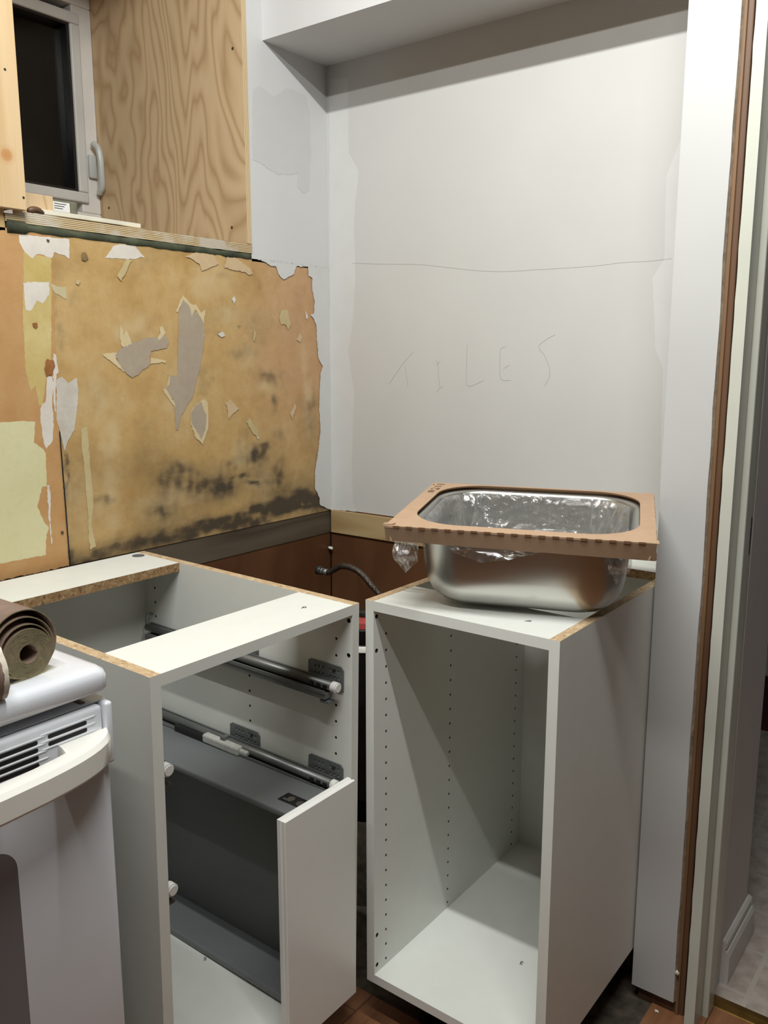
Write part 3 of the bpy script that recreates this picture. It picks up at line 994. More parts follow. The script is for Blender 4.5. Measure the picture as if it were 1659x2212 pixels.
tube(bm, smooth_path([(-.552, -.316, 1.862), (-.536, -.313, 1.850), (-.530, -.311, 1.82), (-.532, -.309, 1.78), (-.538, -.306, 1.752), (-.552, -.305, 1.738)], 5), [.009] * 4 + [.0085] * 18 + [.008] * 4, 10)
box(bm, -.566, -.555, -.328, -.304, 1.775, 1.835, 0, .004)
obj('window_latch', bm, M['handlegrey'], win, True)
# added black sheet standing in for the dark night outside
bm = BM()
box(bm, -1.2, -1.15, -1.3, .2, 1.2, 2.6)
struct('night_backing', bm, M['black'])

# plywood jamb liner, sill and head
bm = BM()
f = box(bm, -.566, .0015, -.2925, -.2785, 1.566, WT)
f[3].material_index = 1
for x, z in ((-.0505, 1.607), (-.53, 1.70), (-.03, 2.0)):
    cyl(bm, (x, -.2932, z), 'y', .0035, .002, 10, 2)
struct('trim_window_jamb', bm, [M['ply'], M['plyedge_v'], M['darkbrass']])
bm = BM()
NB = 60
top, bot = [], []
for i in range(NB + 1):
    y = -.897 + .6175 * i / NB
    top.append((y, 1.5645 + .003 * noise.noise((y * 14, 0, 0)) - (.004 if y < -.87 else 0)))
    bot.append((y, 1.5445 + .002 * noise.noise((y * 18, 4, 0))))
vt = [[bm.verts.new((x, y, z)) for (y, z) in top] for x in (.003, -.56)]
vb = [[bm.verts.new((x, y, z)) for (y, z) in bot] for x in (.0015, -.56)]
for i in range(NB):
    bm.faces.new((vb[0][i], vb[0][i + 1], vt[0][i + 1], vt[0][i])).material_index = 0
    bm.faces.new((vt[0][i], vt[0][i + 1], vt[1][i + 1], vt[1][i])).material_index = 0
    bm.faces.new((vb[0][i], vb[1][i], vb[1][i + 1], vb[0][i + 1])).material_index = 0
struct('trim_window_sill', bm, [M['plyedge']])
bm = BM()
box(bm, -.566, 0, -.897, -.279, 2.30, WT)
box(bm, -.566, 0, -.897, -.885, 1.566, 2.30)
struct('trim_window_head', bm, M['ply'])
# green foam bead squeezed out under the sill
bm = BM()
pts = [(-.006, y, 1.5365) for y in [-.894 + .612 * i / 70 for i in range(71)]]
tube(bm, pts, [.0098 + .0032 * noise.noise((p[1] * 30, 2, 1)) + (.004 if p[1] < -.855 else 0) for p in pts], 10)
foam = obj('foam_sealant', bm, M['foam'], None, 'all')
tag(foam, 'lumpy green foam sealant bead under the window sill', 'sealant')
# pine board nailed left of the window
bm = BM()
f = box(bm, .001, .019, -1.16, -.8625, 1.5655, 2.45, 0, .0008)
for (y, z) in ((-.886, 1.8), (-.868, 1.587)):
    cyl(bm, (.0185, y, z), 'x', .0022, .0012, 10, 1)
tag(obj('pine_board', bm, [M['pine'], M['ink']]), 'knotty pale pine board nailed upright left of the window', 'board')
# bits lying on the sill
def onsill(name, a, mat, label, cat, bev=.001):
    bm = BM()
    box(bm, *a, 0, bev)
    return tag(obj(name, bm, mat), label, cat)
onsill('wood_offcut', (-.07, -.035, -.84, -.774, 1.567, 1.608), M['ply'], 'small square tan wood offcut on the window sill', 'wood block')
onsill('painted_strip', (-.045, -.008, -.822, -.590, 1.568, 1.5765), M['whiteboard'], 'thin whitish painted strip of wood lying on the window sill', 'wood strip')
bm = BM()
tube(bm, smooth_path([(.0, -.85, 1.568), (.001, -.838, 1.572), (.001, -.828, 1.571), (0, -.818, 1.567)], 4), [.004, .005, .006, .006, .006, .006, .006, .006, .006, .005, .005, .004, .003], 8)
tag(obj('wood_splinter', bm, M['stud'], None, 'all'), 'short reddish brown wood splinter at the left end of the sill', 'splinter')
pk = thing('sealant_packet', 'small flat silvery packet with a white printed label on the sill', 'packet', (-.10, -.73, 1.567))
bm = BM()
box(bm, -.012, .012, -.048, .046, 0, .048, 0, .004)
obj('pouch', bm, plain('dull_metallic_pouch', (120, 118, 100), .35, metal=.4, var=.4, scale=40), pk)
bm = BM()
box(bm, .012, .0128, -.012, .026, .024, .043, 0, .0002)
lb = obj('paper_label', bm, M['whiteplastic'], pk)
bm = BM()
for k in range(3):
    box(bm, .0128, .0131, -.009, .018 - .004 * k, .0385 - .0045 * k, .0398 - .0045 * k)
obj('print_lines', bm, M['ink'], lb)

# ledger strip on the white wall
bm = BM()
box(bm, .004, .62, -.006, 0, .822, .8855, 0, .001)
tag(obj('ledger_board', bm, M['ledger']), 'pale pine ledger strip along the foot of the white wall', 'board')
bm = BM()
cyl(bm, (0, -.012, .778), (1, -.2, .1), .004, .014, 10, 0)
tag(obj('pipe_stub', bm, M['whiteplastic']), 'tiny white stub poking from the brown corner under the ledger', 'stub')


# ---------------------------------------------------------------- cabinets
T = .018
def screw_holes(o, holes):
    drill(o, holes)


def cabinet_parts(root, W, D, H, front_st, rear_st, rear_mat, hole_rows):
    """local frame: x width (0..W), y depth back from the front (0..D), z up from the bottom"""
    out = {}
    for s, x0 in (('a', 0), ('b', W - T)):
        bm = BM()
        fs = box(bm, x0, x0 + T, 0, D, 0, H)
        fs[1].material_index = 1
        p = obj('side_panel', bm, [M['melamine'], M['chip']], root)
        inner = x0 + T + .001 if s == 'a' else x0 - .001
        ax = (-1, 0, 0) if s == 'a' else (1, 0, 0)
        drill(p, [((inner, y, z), ax, r, .011) for (y, z, r) in hole_rows], M['boredhole'])
        out[s] = p
    bm = BM()
    fs = box(bm, T, W - T, 0, D - .014, 0, T)
    out['bottom'] = obj('bottom_panel', bm, M['melamine'], root)
    bm = BM()
    box(bm, T, W - T, D - .028, D - .020, T, H - T - .002)
    out['back'] = obj('back_panel', bm, M['melamine'], root)
    bm = BM()
    fs = box(bm, T, W - T, 0, front_st, H - T, H)
    fs[4].material_index = 1
    out['front'] = obj('top_stretcher', bm, [M['melamine'], M['chip']], root)
    bm = BM()
    fs = box(bm, T, W - T, D - rear_st, D, H - T, H)
    fs[2].material_index = 1
    out['rear'] = obj('rear_stretcher', bm, [M['melamine'], rear_mat], root)
    for x in (.085, W - .085):
        for y in (.10, D - .10):
            bm = BM()
            cyl(bm, (x, y, -.114), 'z', .027, .012, 20)
            cyl(bm, (x, y, -.104), 'z', .017, .098, 16)
            cyl(bm, (x, y, -.012), 'z', .032, .012, 20)
            obj('leg', bm, M['blackplastic'], root)
    return out


H = .762
rows = [(y, T + .0005 + .0315 * k + .013, .0026) for y in (.037, .256, .537) for k in range(22)]
big = [(.0085, .848 - .114 - .002, .0042), (.0085, .782 - .114, .0042), (.0085, .2126 - .114, .0042), (.0085, .149 - .114, .0042)]
# right cabinet: width along +x, depth along +y
cabR = thing('base_cabinet', 'open white base cabinet under the steel sink, against the white wall', 'cabinet', (.617, -.622, .114))
pr = cabinet_parts(cabR, .377, .605, H, .127, .10, M['chipdark'], rows + big)
text('printed_letter', 'd', .016, M['ink'], pr['front'], (.9084 - .617, -.5604 + .622, H + .0002), (0, 0, math.radians(160)))
text('printed_letter', 'E', .014, M['ink'], pr['bottom'], (.8447 - .617, .2, T + .0002), (0, 0, math.radians(8)))
for q in cabR.children:
    pass

# left cabinet: local x runs along +Y from the stove side, local y runs back along -X
TILT = math.radians(1.0)
WL = .448
cabL = thing('base_cabinet', 'open white base cabinet beside the stove with a grey drawer stood inside', 'cabinet', (.621 - .762 * math.sin(TILT), -1.093, .114), (TILT, 0, math.radians(90)))
rowsL = [(y, T + .0135 + .0315 * k, .0026) for y in (.037, .260, .545) for k in range(22) if not (y == .037 and k in (12, 13, 18, 19)) and not (y == .260 and k in (12, 13, 18, 19)) and not (y == .545 and k in (18,))]
pl = cabinet_parts(cabL, WL, .602, H, .127, .14, M['chipdark'], rowsL + big)
text('printed_letter', 'd', .016, M['ink'], pl['front'], (.366, .055, H + .0003), (0, 0, math.radians(110)))
text('printed_letter', 'E', .013, M['ink'], pl['bottom'], (.300, .262, T + .0003), (0, 0, math.radians(140)))
bm = BM()
cyl(bm, (WL - .035, .602 - .028, H - .0006), 'z', .013, .0013, 20)
obj('hole_cap', bm, M['zincplate'], pl['rear'])


def slide(sgn, z, mid_plate, catch):
    """drawer runner on one side panel; sgn +1 = far panel"""
    xin = WL - T if sgn > 0 else T
    X = lambda d: xin - sgn * d                 # distance off the panel
    def bx(bm, d0, d1, y0, y1, z0, z1, mi=0, bev=0):
        a, b = sorted((X(d0), X(d1)))
        box(bm, a, b, y0, y1, z0, z1, mi, bev)
    bm = BM()
    tube(bm, [(X(.020), .022, z), (X(.020), .548, z)], .0085, 14)
    bx(bm, .009, .013, .03, .548, z - .012, z + .008)
    bx(bm, .013, .034, .034, .54, z - .023, z - .011, 1, .001)
    bx(bm, .033, .036, .034, .42, z - .012, z - .006, 1)
    bx(bm, .016, .032, .027, .048, z - .030, z - .026, 1)
    bx(bm, .026, .0312, .050, .058, z - .004, z + .003, 2)
    bx(bm, .026, .0312, .066, .074, z - .004, z + .003, 2)
    bx(bm, .026, .0312, .034, .042, z - .004, z + .003, 2)
    # rear hook
    tube(bm, smooth_path([(X(.022), .545, z + .004), (X(.02), .55, z + .018), (X(.012), .552, z + .026), (X(.004), .55, z + .024)], 4), .003, 8)
    o = obj('drawer_slide', bm, [M['zinc'], M['channel'], M['black']], cabL)
    bm = BM()
    cyl(bm, (X(.020), .0165, z), 'y', .0098, .011, 20)
    cyl(bm, (X(.020), .0145, z), 'y', .0075, .003, 20)
    obj('end_cap', bm, M['whiteplastic'], o, True)
    for y0 in ([.018, .232] if mid_plate else [.018]):
        bm = BM()
        a, b = sorted((X(.0008), X(.0028)))
        prism(bm, [(y0, z - .012), (y0 + .084, z - .012), (y0 + .084, z + .028), (y0 + .078, z + .032), (y0 + .006, z + .032), (y0, z + .026)], 'x', a, b)
        pt = obj('mounting_plate', bm, [M['zincplate'], M['zincplate']], o)
        hl = []
        for r_ in range(2):
            for c_ in range(6):
                yy = y0 + .010 + .0095 * c_ + (.008 if c_ > 2 else 0)
                hl.append(((a - .004, yy, z + .022 - .013 * r_), 'x', .0030, .012))
        drill(pt, hl)
        bm = BM()
        cyl(bm, (X(.0026), y0 + .022, z + .022), (-sgn, 0, 0), .0034, .0016, 12)
        obj('screw', bm, M['darkrail'], pt)
    if catch:
        bm = BM()
        bx(bm, .013, .040, .255, .36, z - .012, z + .006, 0, .004)
        bx(bm, .016, .036, .235, .262, z - .008, z + .002, 0, .003)
        bx(bm, .018, .034, .30, .312, z + .003, z + .013, 1, .001)
        obj('damper_catch', bm, [M['catch'], M['zinc']], o)
        bm = BM()
        bx(bm, .016, .038, .36, .45, z - .016, z + .0, 0, .003)
        obj('damper', bm, M['blackplastic'], o)
    return o


slide(1, .611, True, False)
slide(1, .423, True, True)
slide(-1, .606, False, False)
slide(-1, .416, False, False)

# ---------------------------------------------------------------- drawer stood on its side in the left cabinet
dr = thing('drawer', 'grey metal drawer with a white front, stood on its side inside the left cabinet', 'drawer', (.34, -.745, .1375))
def D_(p):
    return Vector(p) - Vector((.34, -.745, .1375))
def dbox(name, a, mat, bev=.002, par=dr):
    bm = BM()
    o_ = (.34, .34, -.745, -.745, .1375, .1375)
    box(bm, *[u - v for u, v in zip(a, o_)], 0, bev, 3)
    return obj(name, bm, mat, par, True)
# front: profile with a stepped lip along its edges
def frontloop(ins, x):
    y0, y1, z0, z1 = -.8625 + ins, -.6835 - ins, .1376 + ins, .5635 - ins
    return [D_((x, y, z)) for y, z in ((y0, z0), (y1, z0), (y1, z1), (y0, z1))]
bm = BM()
loft(bm, [frontloop(.0005, .6225), frontloop(0, .6235), frontloop(0, .6305), frontloop(.0012, .6318), frontloop(.0014, .6345), frontloop(.0004, .6358), frontloop(.0004, .6395), frontloop(.0012, .6408)], True, True, 0, False)
obj('drawer_front', bm, M['front'], dr)
su = dbox('drawer_side', (.055, .6222, -.797, -.690, .517, .530), M['drawergrey'], .004)
bm = BM()
box(bm, *[u - v for u, v in zip((.535, .608, -.772, -.744, .5302, .5306), (.34, .34, -.745, -.745, .1375, .1375))], 0)
pk_ = obj('adjuster_recess', bm, M['black'], su)
bm = BM()
o3 = D_((.556, -.758, .5305))
cyl(bm, o3, 'z', .007, .0015, 14, 0)
cyl(bm, D_((.580, -.762, .5305)), 'z', .0075, .002, 14, 0)
box(bm, o3.x - .014, o3.x + .004, o3.y - .009, o3.y - .004, o3.z, o3.z + .001, 0)
obj('adjuster_screw', bm, M['chrome'], pk_)
bm = BM()
o4 = D_((.593, -.766, .5305))
box(bm, o4.x - .004, o4.x + .008, o4.y - .006, o4.y + .004, o4.z, o4.z + .0018, 0, .0005)
obj('blue_clip', bm, M['blue'], pk_)
dbox('drawer_side', (.055, .6222, -.789, -.690, .1378, .152), M['drawergrey'], .005)
dbox('drawer_base', (.055, .6222, -.706, -.690, .152, .517), M['drawerdark'], .001)
dbox('drawer_back', (.040, .055, -.789, -.690, .1378, .530), M['drawergrey'], .001)

# ---------------------------------------------------------------- stove
st = thing('stove', 'white freestanding stove with a bowed oven door handle, left of the cabinets', 'stove', (.32, -1.535, 0))
SO = Vector((.32, -1.535, 0))
def sb(bm, x0, x1, y0, y1, z0, z1, mi=0, bev=0):
    box(bm, x0 - SO.x, x1 - SO.x, y0 - SO.y, y1 - SO.y, z0 - SO.z, z1 - SO.z, mi, bev, 3)
SY0, SY1 = -1.913, -1.157
bm = BM()
sb(bm, .03, .572, SY0, SY1, .03, .872, 0, .003)
sb(bm, .06, .55, SY0 + .05, SY1 - .05, .0, .03, 1)
body = obj('body', bm, [M['enamel'], M['black']], st)
bm = BM()
def ct(ins, z, r):
    return [(x - SO.x, y - SO.y, z) for x, y in rrect(.618 - 2 * ins, .762 - 2 * ins, r, 8, .3155, -1.535)]
loft(bm, [ct(.012, .880, .012), ct(.003, .881, .016), ct(.0, .8845, .018), ct(0, .900, .018), ct(.002, .9065, .018), ct(.007, .911, .02), ct(.014, .9125, .024), ct(.036, .9122, .036), ct(.044, .9105, .045), ct(.052, .907, .05), ct(.062, .905, .055)], True, True)
obj('cooktop', bm, M['enamel'], st, 'all')
bm = BM()
sb(bm, .022, .06, SY0, SY1, .90, 1.12, 0, .012)
obj('backguard', bm, M['enamel'], st, True)
for by, bx_, r in ((-1.36, .19, .085), (-1.71, .19, .105), (-1.71, .45, .085)):
    bm = BM()
    for k in range(4):
        rr = r * (1 - .2 * k)
        tube(bm, [(bx_ - SO.x + rr * math.cos(t), by - SO.y + rr * math.sin(t), .912) for t in [2 * math.pi * i / 40 for i in range(41)]], .0045, 8)
    obj('burner_coil', bm, M['blackplastic'], st)
bm = BM()
sb(bm, .572, .6215, -1.903, -1.1675, .7775, .8635, 0, .006)
vp = obj('vent_panel', bm, M['enamel'], st, True)
bm = BM()
ribs = BM()
def slotrow(y0, y1, zs):
    for z in zs:
        a = SO
        n_ = [(y0 - a.y, z), (y1 - a.y, z)]
        pts = [(n_[0][0] + .0026 * math.cos(t), z + .0026 * math.sin(t)) for t in [math.radians(90 + 18 * i) for i in range(11)]] + [(n_[1][0] + .0026 * math.cos(t), z + .0026 * math.sin(t)) for t in [math.radians(-90 + 18 * i) for i in range(11)]]
        sm_ = BM()
        prism(sm_, pts, 'x', .6195 - a.x, .6218 - a.x)
        obj('vent_slot', sm_, M['black'], vp)
    for z in [zs[0] + .0048] + [z - .0048 for z in zs]:
        tube(ribs, [(.6205 - SO.x, y0 - SO.y - .016, z), (.6210 - SO.x, y0 - SO.y - .008, z), (.6210 - SO.x, y1 - SO.y + .012, z), (.6205 - SO.x, y1 - SO.y + .02, z)], [.0005, .0016, .0016, .0005], 8)
slotrow(-1.243, -1.1945, (.8475, .838))
slotrow(-1.47, -1.2615, (.8455, .836, .8265, .817))
slotrow(-1.80, -1.60, (.8455, .836, .8265, .817))
slotrow(-1.876, -1.828, (.8475, .838))
obj('vent_ribs', ribs, M['enamel'], vp, 'all')
for a, b in ((-1.1672, -1.1555), (-1.9145, -1.9028)):
    bm = BM()
    sb(bm, .55, .6262, a, b, .782, .8655, 0, .004)
    obj('end_trim', bm, M['enamel'], st, True)
bm = BM()
sb(bm, .57, .612, SY0, SY1, .865, .8665)
sb(bm, .583, .607, -1.19, -1.183, .8664, .868, 1, .0005)
obj('top_flange', bm, [M['enamel'], M['stud']], st)
bm = BM()
sb(bm, .572, .613, SY0 + .002, SY1 + .001, .185, .7765, 0, .004)
od = obj('oven_door', bm, M['enamel'], st, True)
bm = BM()
loft(bm, [[(x - SO.x, y - SO.y, z) for y, z in rrect(.486, .40, .03, 8, -1.535, .524)] for x in (.612, .6134)], True, True, 0, False)
obj('oven_window', bm, M['ovenglass'], od)
bm = BM()
sb(bm, .572, .613, SY0 + .002, SY1 + .001, .04, .178, 0, .006)
obj('storage_drawer', bm, M['enamel'], st, True)
# bowed handle
bm = BM()
us = [-.370, -.366, -.36, -.35, -.335, -.32, -.306, -.302, -.301, -.296, -.28, -.25, -.2, -.1, 0]
us = us + [-u for u in us[::-1][1:]]
secs = []
for u in us:
    k = abs(u)
    xo = .622 + .064 * math.sqrt(max(0, 1 - (k / .3703) ** 4.74))
    xi = .6195 if k > .3015 else (max(.6195, xo - .030) if k < .3005 else .628)
    if k > .366:
        xo = max(xo, .626)
    h0, h1 = .795, .832
    m_ = .0025
    b_ = min(.004, (xo - xi) * .4)
    secs.append([(xi - SO.x, u, h0 + m_), (xi + b_ * .4 - SO.x, u, h0), (xo - b_ - SO.x, u, h0), (xo - SO.x, u, h0 + b_ * 1.2), (xo - SO.x, u, h1 - b_ * 1.6), (xo - b_ * 1.4 - SO.x, u, h1 - .0006), (xi + b_ - SO.x, u, h1), (xi - SO.x, u, h1 - m_)])
loft(bm, secs, True, True, 0, True)
obj('door_handle', bm, M['handle'], od, True)

# ---------------------------------------------------------------- sanding belts and tool on the cooktop
def spiral_roll():
    bm = BM()
    pts = []
    turns, n = 12.0, 40
    for i in range(int(turns * n) + 1):
        t = i / n
        r = .0115 + .0205 * t / turns
        a = 2 * math.pi * t
        pts.append((math.cos(a) * r * (1 + .01 * math.sin(3 * a)), .0345 + math.sin(a) * r))
    for i in range(1, int(2.75 * n) + 1):
        t = i / n
        r = .032 + .0116 * min(1, t / 2.2) + .001 * math.sin(t * 5)
        a = 2 * math.pi * t
        pts.append((math.cos(a) * r - .002 * t, .0345 + 1.25 * (r - .032) + math.sin(a) * r))
    th = .00065
    L = []
    for i, p in enumerate(pts):
        q, s = Vector(pts[max(i - 1, 0)]), Vector(pts[min(i + 1, len(pts) - 1)])
        d = (s - q).normalized()
        nn = Vector((-d.y, d.x))
        p = Vector(p)
        j = .0006 * noise.noise((p.x * 200, p.y * 200, i * .05))
        L.append([bm.verts.new((x + (j if x == 0 else 0), w_.x, w_.y)) for x, w_ in ((0, p - nn * th), (0, p + nn * th), (-.15, p + nn * th), (-.15, p - nn * th))])
    for a, b in zip(L, L[1:]):
        for k in range(4):
            f = bm.faces.new((a[k], a[(k + 1) % 4], b[(k + 1) % 4], b[k]))
            f.material_index = 1 if k in (0, 2) else 0
            f.smooth = k in (1, 3)
    return bm
o = obj('sanding_belt_roll', spiral_roll(), [M['beltback'], M['beltgrit']], None, False, (.578, -1.2375, .9072))
tag(o, 'coiled brown sanding belt roll, spiral end showing, on the stove top', 'sandpaper roll', 'sanding belt rolls')
bm = BM()
ring = lambda y, r: [(r * math.cos(t), y, .0355 + r * math.sin(t)) for t in [2 * math.pi * i / 40 for i in range(40)]]
loft(bm, [ring(-.11, .0335), ring(-.02, .0340), ring(-.006, .0345)], True, False)
loft(bm, [[(p[0], p[1] + .0022 * noise.noise((p[0] * 120, p[2] * 120, 0)), p[2]) for p in ring(-.006, .0347)], [(p[0], p[1] + .0022 * noise.noise((p[0] * 90, p[2] * 90, 3)), p[2]) for p in ring(0, .0343)], ring(0, .028), ring(-.01, .016)], False, True, 1)
o = obj('sanding_belt_roll', bm, [M['beltback'], M['frayed']], None, True, (.603, -1.2905, .9062))
o.rotation_euler = (0, 0, math.radians(-8))
tag(o, 'sanding belt roll with a frayed white edge, cut by the left edge', 'sandpaper roll', 'sanding belt rolls')
tl = thing('power_sander', 'black rounded tool mostly out of frame behind the sanding belt rolls', 'tool', (.47, -1.48, .906))
bm = BM()
box(bm, -.06, .05, -.12, .055, 0, .085, 0, .02, 4)
obj('tool_body', bm, M['blackplastic'], tl, True)
bm = BM()
tube(bm, smooth_path([(.03, .02, .07), (.05, .10, .097), (.075, .175, .108), (.086, .209, .103)], 5), [.02] * 8 + [.0185] * 6 + [.014] * 2, 16)
obj('tool_knob', bm, M['blackplastic'], tl, True)

# ---------------------------------------------------------------- corner: hose and canister
hs = thing('supply_hose', 'braided steel supply hose curling up in the brown corner', 'hose', (.41, -.25, .02))
ho = Vector((.41, -.25, .02))
bm = BM()
pts = smooth_path([Vector(p) - ho for p in ((.196, -.252, .788), (.210, -.252, .7885), (.226, -.25, .798), (.2506, -.25, .8095), (.2863, -.25, .8079), (.3143, -.25, .7955), (.338, -.25, .7764), (.362, -.24, .748), (.405, -.215, .68), (.435, -.20, .55), (.445, -.20, .3), (.445, -.20, .02))], 7)
tube(bm, pts, .0072, 14)
obj('braided_tube', bm, M['braid'], hs, 'all')
bm = BM()
a = Vector((.174, -.254, .7893)) - ho
d = Vector((1, .05, -.06)).normalized()
cyl(bm, a, d, .0118, .013, 6)
cyl(bm, a + d * .013, d, .0085, .004, 16, 1)
cyl(bm, a + d * .017, d, .0075, .014, 16, 1)
obj('coupling_nut', bm, [M['darkrail'], M['zinc']], hs)
cn = thing('canister', 'tall black drum with a red top in the gap between the cabinets', 'canister', (.335, -.27, 0))
def lathe(bm, prof, n=40, mi=0):
    loft(bm, [[(r * math.cos(t), r * math.sin(t), z) for t in [2 * math.pi * i / n for i in range(n)]] for r, z in prof], True, True, mi)
bm = BM(); lathe(bm, [(.066, 0), (.066, .205), (.06, .215)]); obj('base', bm, M['underlay'], cn, True)
bm = BM(); lathe(bm, [(.056, .215), (.060, .222), (.060, .268), (.0615, .271), (.0615, .276), (.060, .279), (.060, .505), (.0615, .509), (.0615, .515), (.060, .519), (.060, .636)]); obj('drum', bm, M['glossblack'], cn, True)
bm = BM(); lathe(bm, [(.060, .636), (.063, .638), (.063, .648), (.061, .651)]); obj('rim_band', bm, M['whiteplastic'], cn, True)
bm = BM(); lathe(bm, [(.057, .651), (.059, .655), (.059, .688), (.057, .690)]); obj('collar', bm, M['glossblack'], cn, True)
bm = BM(); lathe(bm, [(.056, .690), (.058, .692), (.057, .705), (.04, .708)]); obj('lid', bm, M['redplastic'], cn, True)
bm = BM(); lathe(bm, [(.02, .708), (.022, .711), (.020, .718), (.008, .720)], 20); obj('knob', bm, M['blackplastic'], cn, True)

# ---------------------------------------------------------------- sink, cardboard collar, film
SM = Matrix(((.93395, -.35617, .02966, .8393), (.35727, .93265, -.05014, -.4387), (-.00981, .05742, .9983, 1.0389), (0, 0, 0, 1)))
def place(o, dz=0):
    o.matrix_world = SM @ Matrix.Translation((0, 0, dz))
OCX, OCY = .0, .008
def sl(w_, d_, r, z):
    return [(x, y, z) for x, y in rrect(w_, d_, r, 12, OCX, OCY)]
outer = [(.395, .338, .06, -.008), (.366, .308, .078, -.0078), (.360, .302, .078, -.009), (.3565, .2985, .078, -.013), (.3545, .2965, .077, -.02), (.348, .290, .076, -.06), (.342, .284, .075, -.095), (.334, .276, .073, -.115), (.318, .260, .068, -.133), (.292, .234, .06, -.146), (.255, .197, .05, -.1525), (.20, .142, .04, -.1545), (.06, .06, .0299, -.1565)]
bm = BM()
loft(bm, [sl(*q) for q in outer], False, True)
sink = obj('sink_bowl', bm, M['steel'], None, 'all')
md = sink.modifiers.new('shell', 'SOLIDIFY')
md.thickness = .0009
md.offset = -1
place(sink)
tag(sink, 'stainless steel sink bowl perched on top of the open right cabinet', 'sink')

bm = BM()
W2, D2 = .4246, .3611
oo = [(x, y) for x, y in jag([(-W2 / 2, -D2 / 2), (W2 / 2, -D2 / 2), (W2 / 2, D2 / 2), (-W2 / 2, D2 / 2)], .01, .0006)]
inn = [(x, y) for x, y in rrect(.371, .322, .085, 12, .002, .0105)]
def ring_fill(z, flip=False):
    ov = [bm.verts.new((x, y, z)) for x, y in oo]
    iv = [bm.verts.new((x, y, z)) for x, y in inn]
    es = [bm.edges.new((l[i], l[(i + 1) % len(l)])) for l in (ov, iv) for i in range(len(l))]
    bmesh.ops.triangle_fill(bm, edges=es, use_beauty=True)
    return ov, iv
ov1, iv1 = ring_fill(0)
ov2, iv2 = ring_fill(-.003)
for a, b in ((ov1, ov2), (iv1, iv2)):
    for i in range(len(a)):
        f = bm.faces.new((a[i], a[(i + 1) % len(a)], b[(i + 1) % len(a)], b[i]))
        f.material_index = 1 if a is iv1 else 0
ctop = obj('top_sheet', bm, [M['card'], M['cardedge']])
col = thing('cardboard_collar', 'brown cardboard packing collar around the rim of the sink', 'packaging')
place(col)
ctop.parent = col
def flap(name, p0, p1, h0, h1, outn, mid=0):
    """side flap folded down from p0 to p1 (local xy), with a wavy free edge"""
    bm = BM()
    n = 40
    g = []
    for i in range(n + 1):
        f = i / n
        p = Vector(p0).lerp(Vector(p1), f)
        h = h0 + (h1 - h0) * f + .0008 * noise.noise((f * 9, h0 * 100, 0))
        bul = .0016 * math.sin(math.pi * f)
        row = []
        for th in (0, .003):
            off = Vector(outn) * (.0005 - th)
            row.append([bm.verts.new((p.x + off.x + outn[0] * (bul - .009) * s, p.y + off.y + outn[1] * (bul - .009) * s, -.0008 - h * s)) for s in (0, .5, 1)])
        g.append(row)
    for a, b in zip(g, g[1:]):
        for k in range(2):
            bm.faces.new((a[0][k], b[0][k], b[0][k + 1], a[0][k + 1]))
            bm.faces.new((a[1][k + 1], b[1][k + 1], b[1][k], a[1][k]))
        bm.faces.new((a[0][2], b[0][2], b[1][2], a[1][2])).material_index = 1
    for e in (g[0], g[-1]):
        bm.faces.new([e[0][0], e[0][1], e[0][2], e[1][2], e[1][1], e[1][0]])
    return obj(name, bm, [M['card'], M['cardedge']], col)
ff = flap('front_flap', (-W2 / 2, -D2 / 2), (W2 / 2, -D2 / 2), .0265, .0295, (0, -1, 0))
flap('side_flap', (-W2 / 2, -D2 / 2 + .006), (-W2 / 2, D2 / 2), .026, .026, (-1, 0, 0))
flap('side_flap', (W2 / 2, -D2 / 2 + .006), (W2 / 2, D2 / 2 - .01), .028, .028, (1, 0, 0))
flap('back_flap', (-W2 / 2, D2 / 2), (W2 / 2, D2 / 2), .026, .026, (0, 1, 0))
bm = BM()
for i in range(19):
    x = -W2 / 2 + .020 + i * .0213
    box(bm, x - .0052, x + .0052, -D2 / 2 - .0012, -D2 / 2 + .0006, -.0024 - .0004 * (i % 3), .0004)
obj('fold_perforation', bm, M['cardedge'], ff)
bm = BM()
prism(bm, [(-W2 / 2 - .003, -D2 / 2 + .001), (-W2 / 2 + .012, -D2 / 2 + .003), (-W2 / 2 + .016, -D2 / 2 + .012), (-W2 / 2 - .001, -D2 / 2 + .009)], 'z', .0001, .0026)
obj('torn_tab', bm, M['card'], col)
bm = BM()
prism(bm, [(W2 / 2 - .006, -D2 / 2 + .0), (W2 / 2 + .0035, -D2 / 2 + .002), (W2 / 2 + .003, -D2 / 2 + .02), (W2 / 2 - .006, -D2 / 2 + .022)], 'z', -.003, -.0006)
obj('torn_tab', bm, M['card'], col)
# printed recycling marks on the back left corner of the collar
bm = BM()
def ringmark(cx_, cy_, rx, ry, wd, a0=0, a1=360):
    n = 20
    P = []
    for i in range(n + 1):
        t = math.radians(a0 + (a1 - a0) * i / n)
        P.append(((cx_ + rx * math.cos(t), cy_ + ry * math.sin(t)), (cx_ + (rx - wd) * math.cos(t), cy_ + (ry - wd) * math.sin(t))))
    for (a, b), (c, d) in zip(P, P[1:]):
        bm.faces.new([bm.verts.new((q[0], q[1], .00025)) for q in (a, c, d, b)])
def bar(x0, x1, y0, y1):
    bm.faces.new([bm.verts.new((x, y, .00025)) for x, y in ((x0, y0), (x1, y0), (x1, y1), (x0, y1))])
ringmark(-.199, .163, .0034, .0075, .0016)
ringmark(-.191, .163, .0034, .0075, .0016)
bar(-.197, -.193, .161, .1645)
for k in range(4):
    bar(-.2025 + .0035 * k, -.2005 + .0035 * k, .137, .147)
ringmark(-.2, .119, .0045, .009, .0018, 20, 300)
bar(-.1945, -.188, .114, .126)
for k in range(4):
    bar(-.205, -.193, .086 + .005 * k, .0885 + .005 * k)
ringmark(-.2085, .158, .0016, .004, .0015)
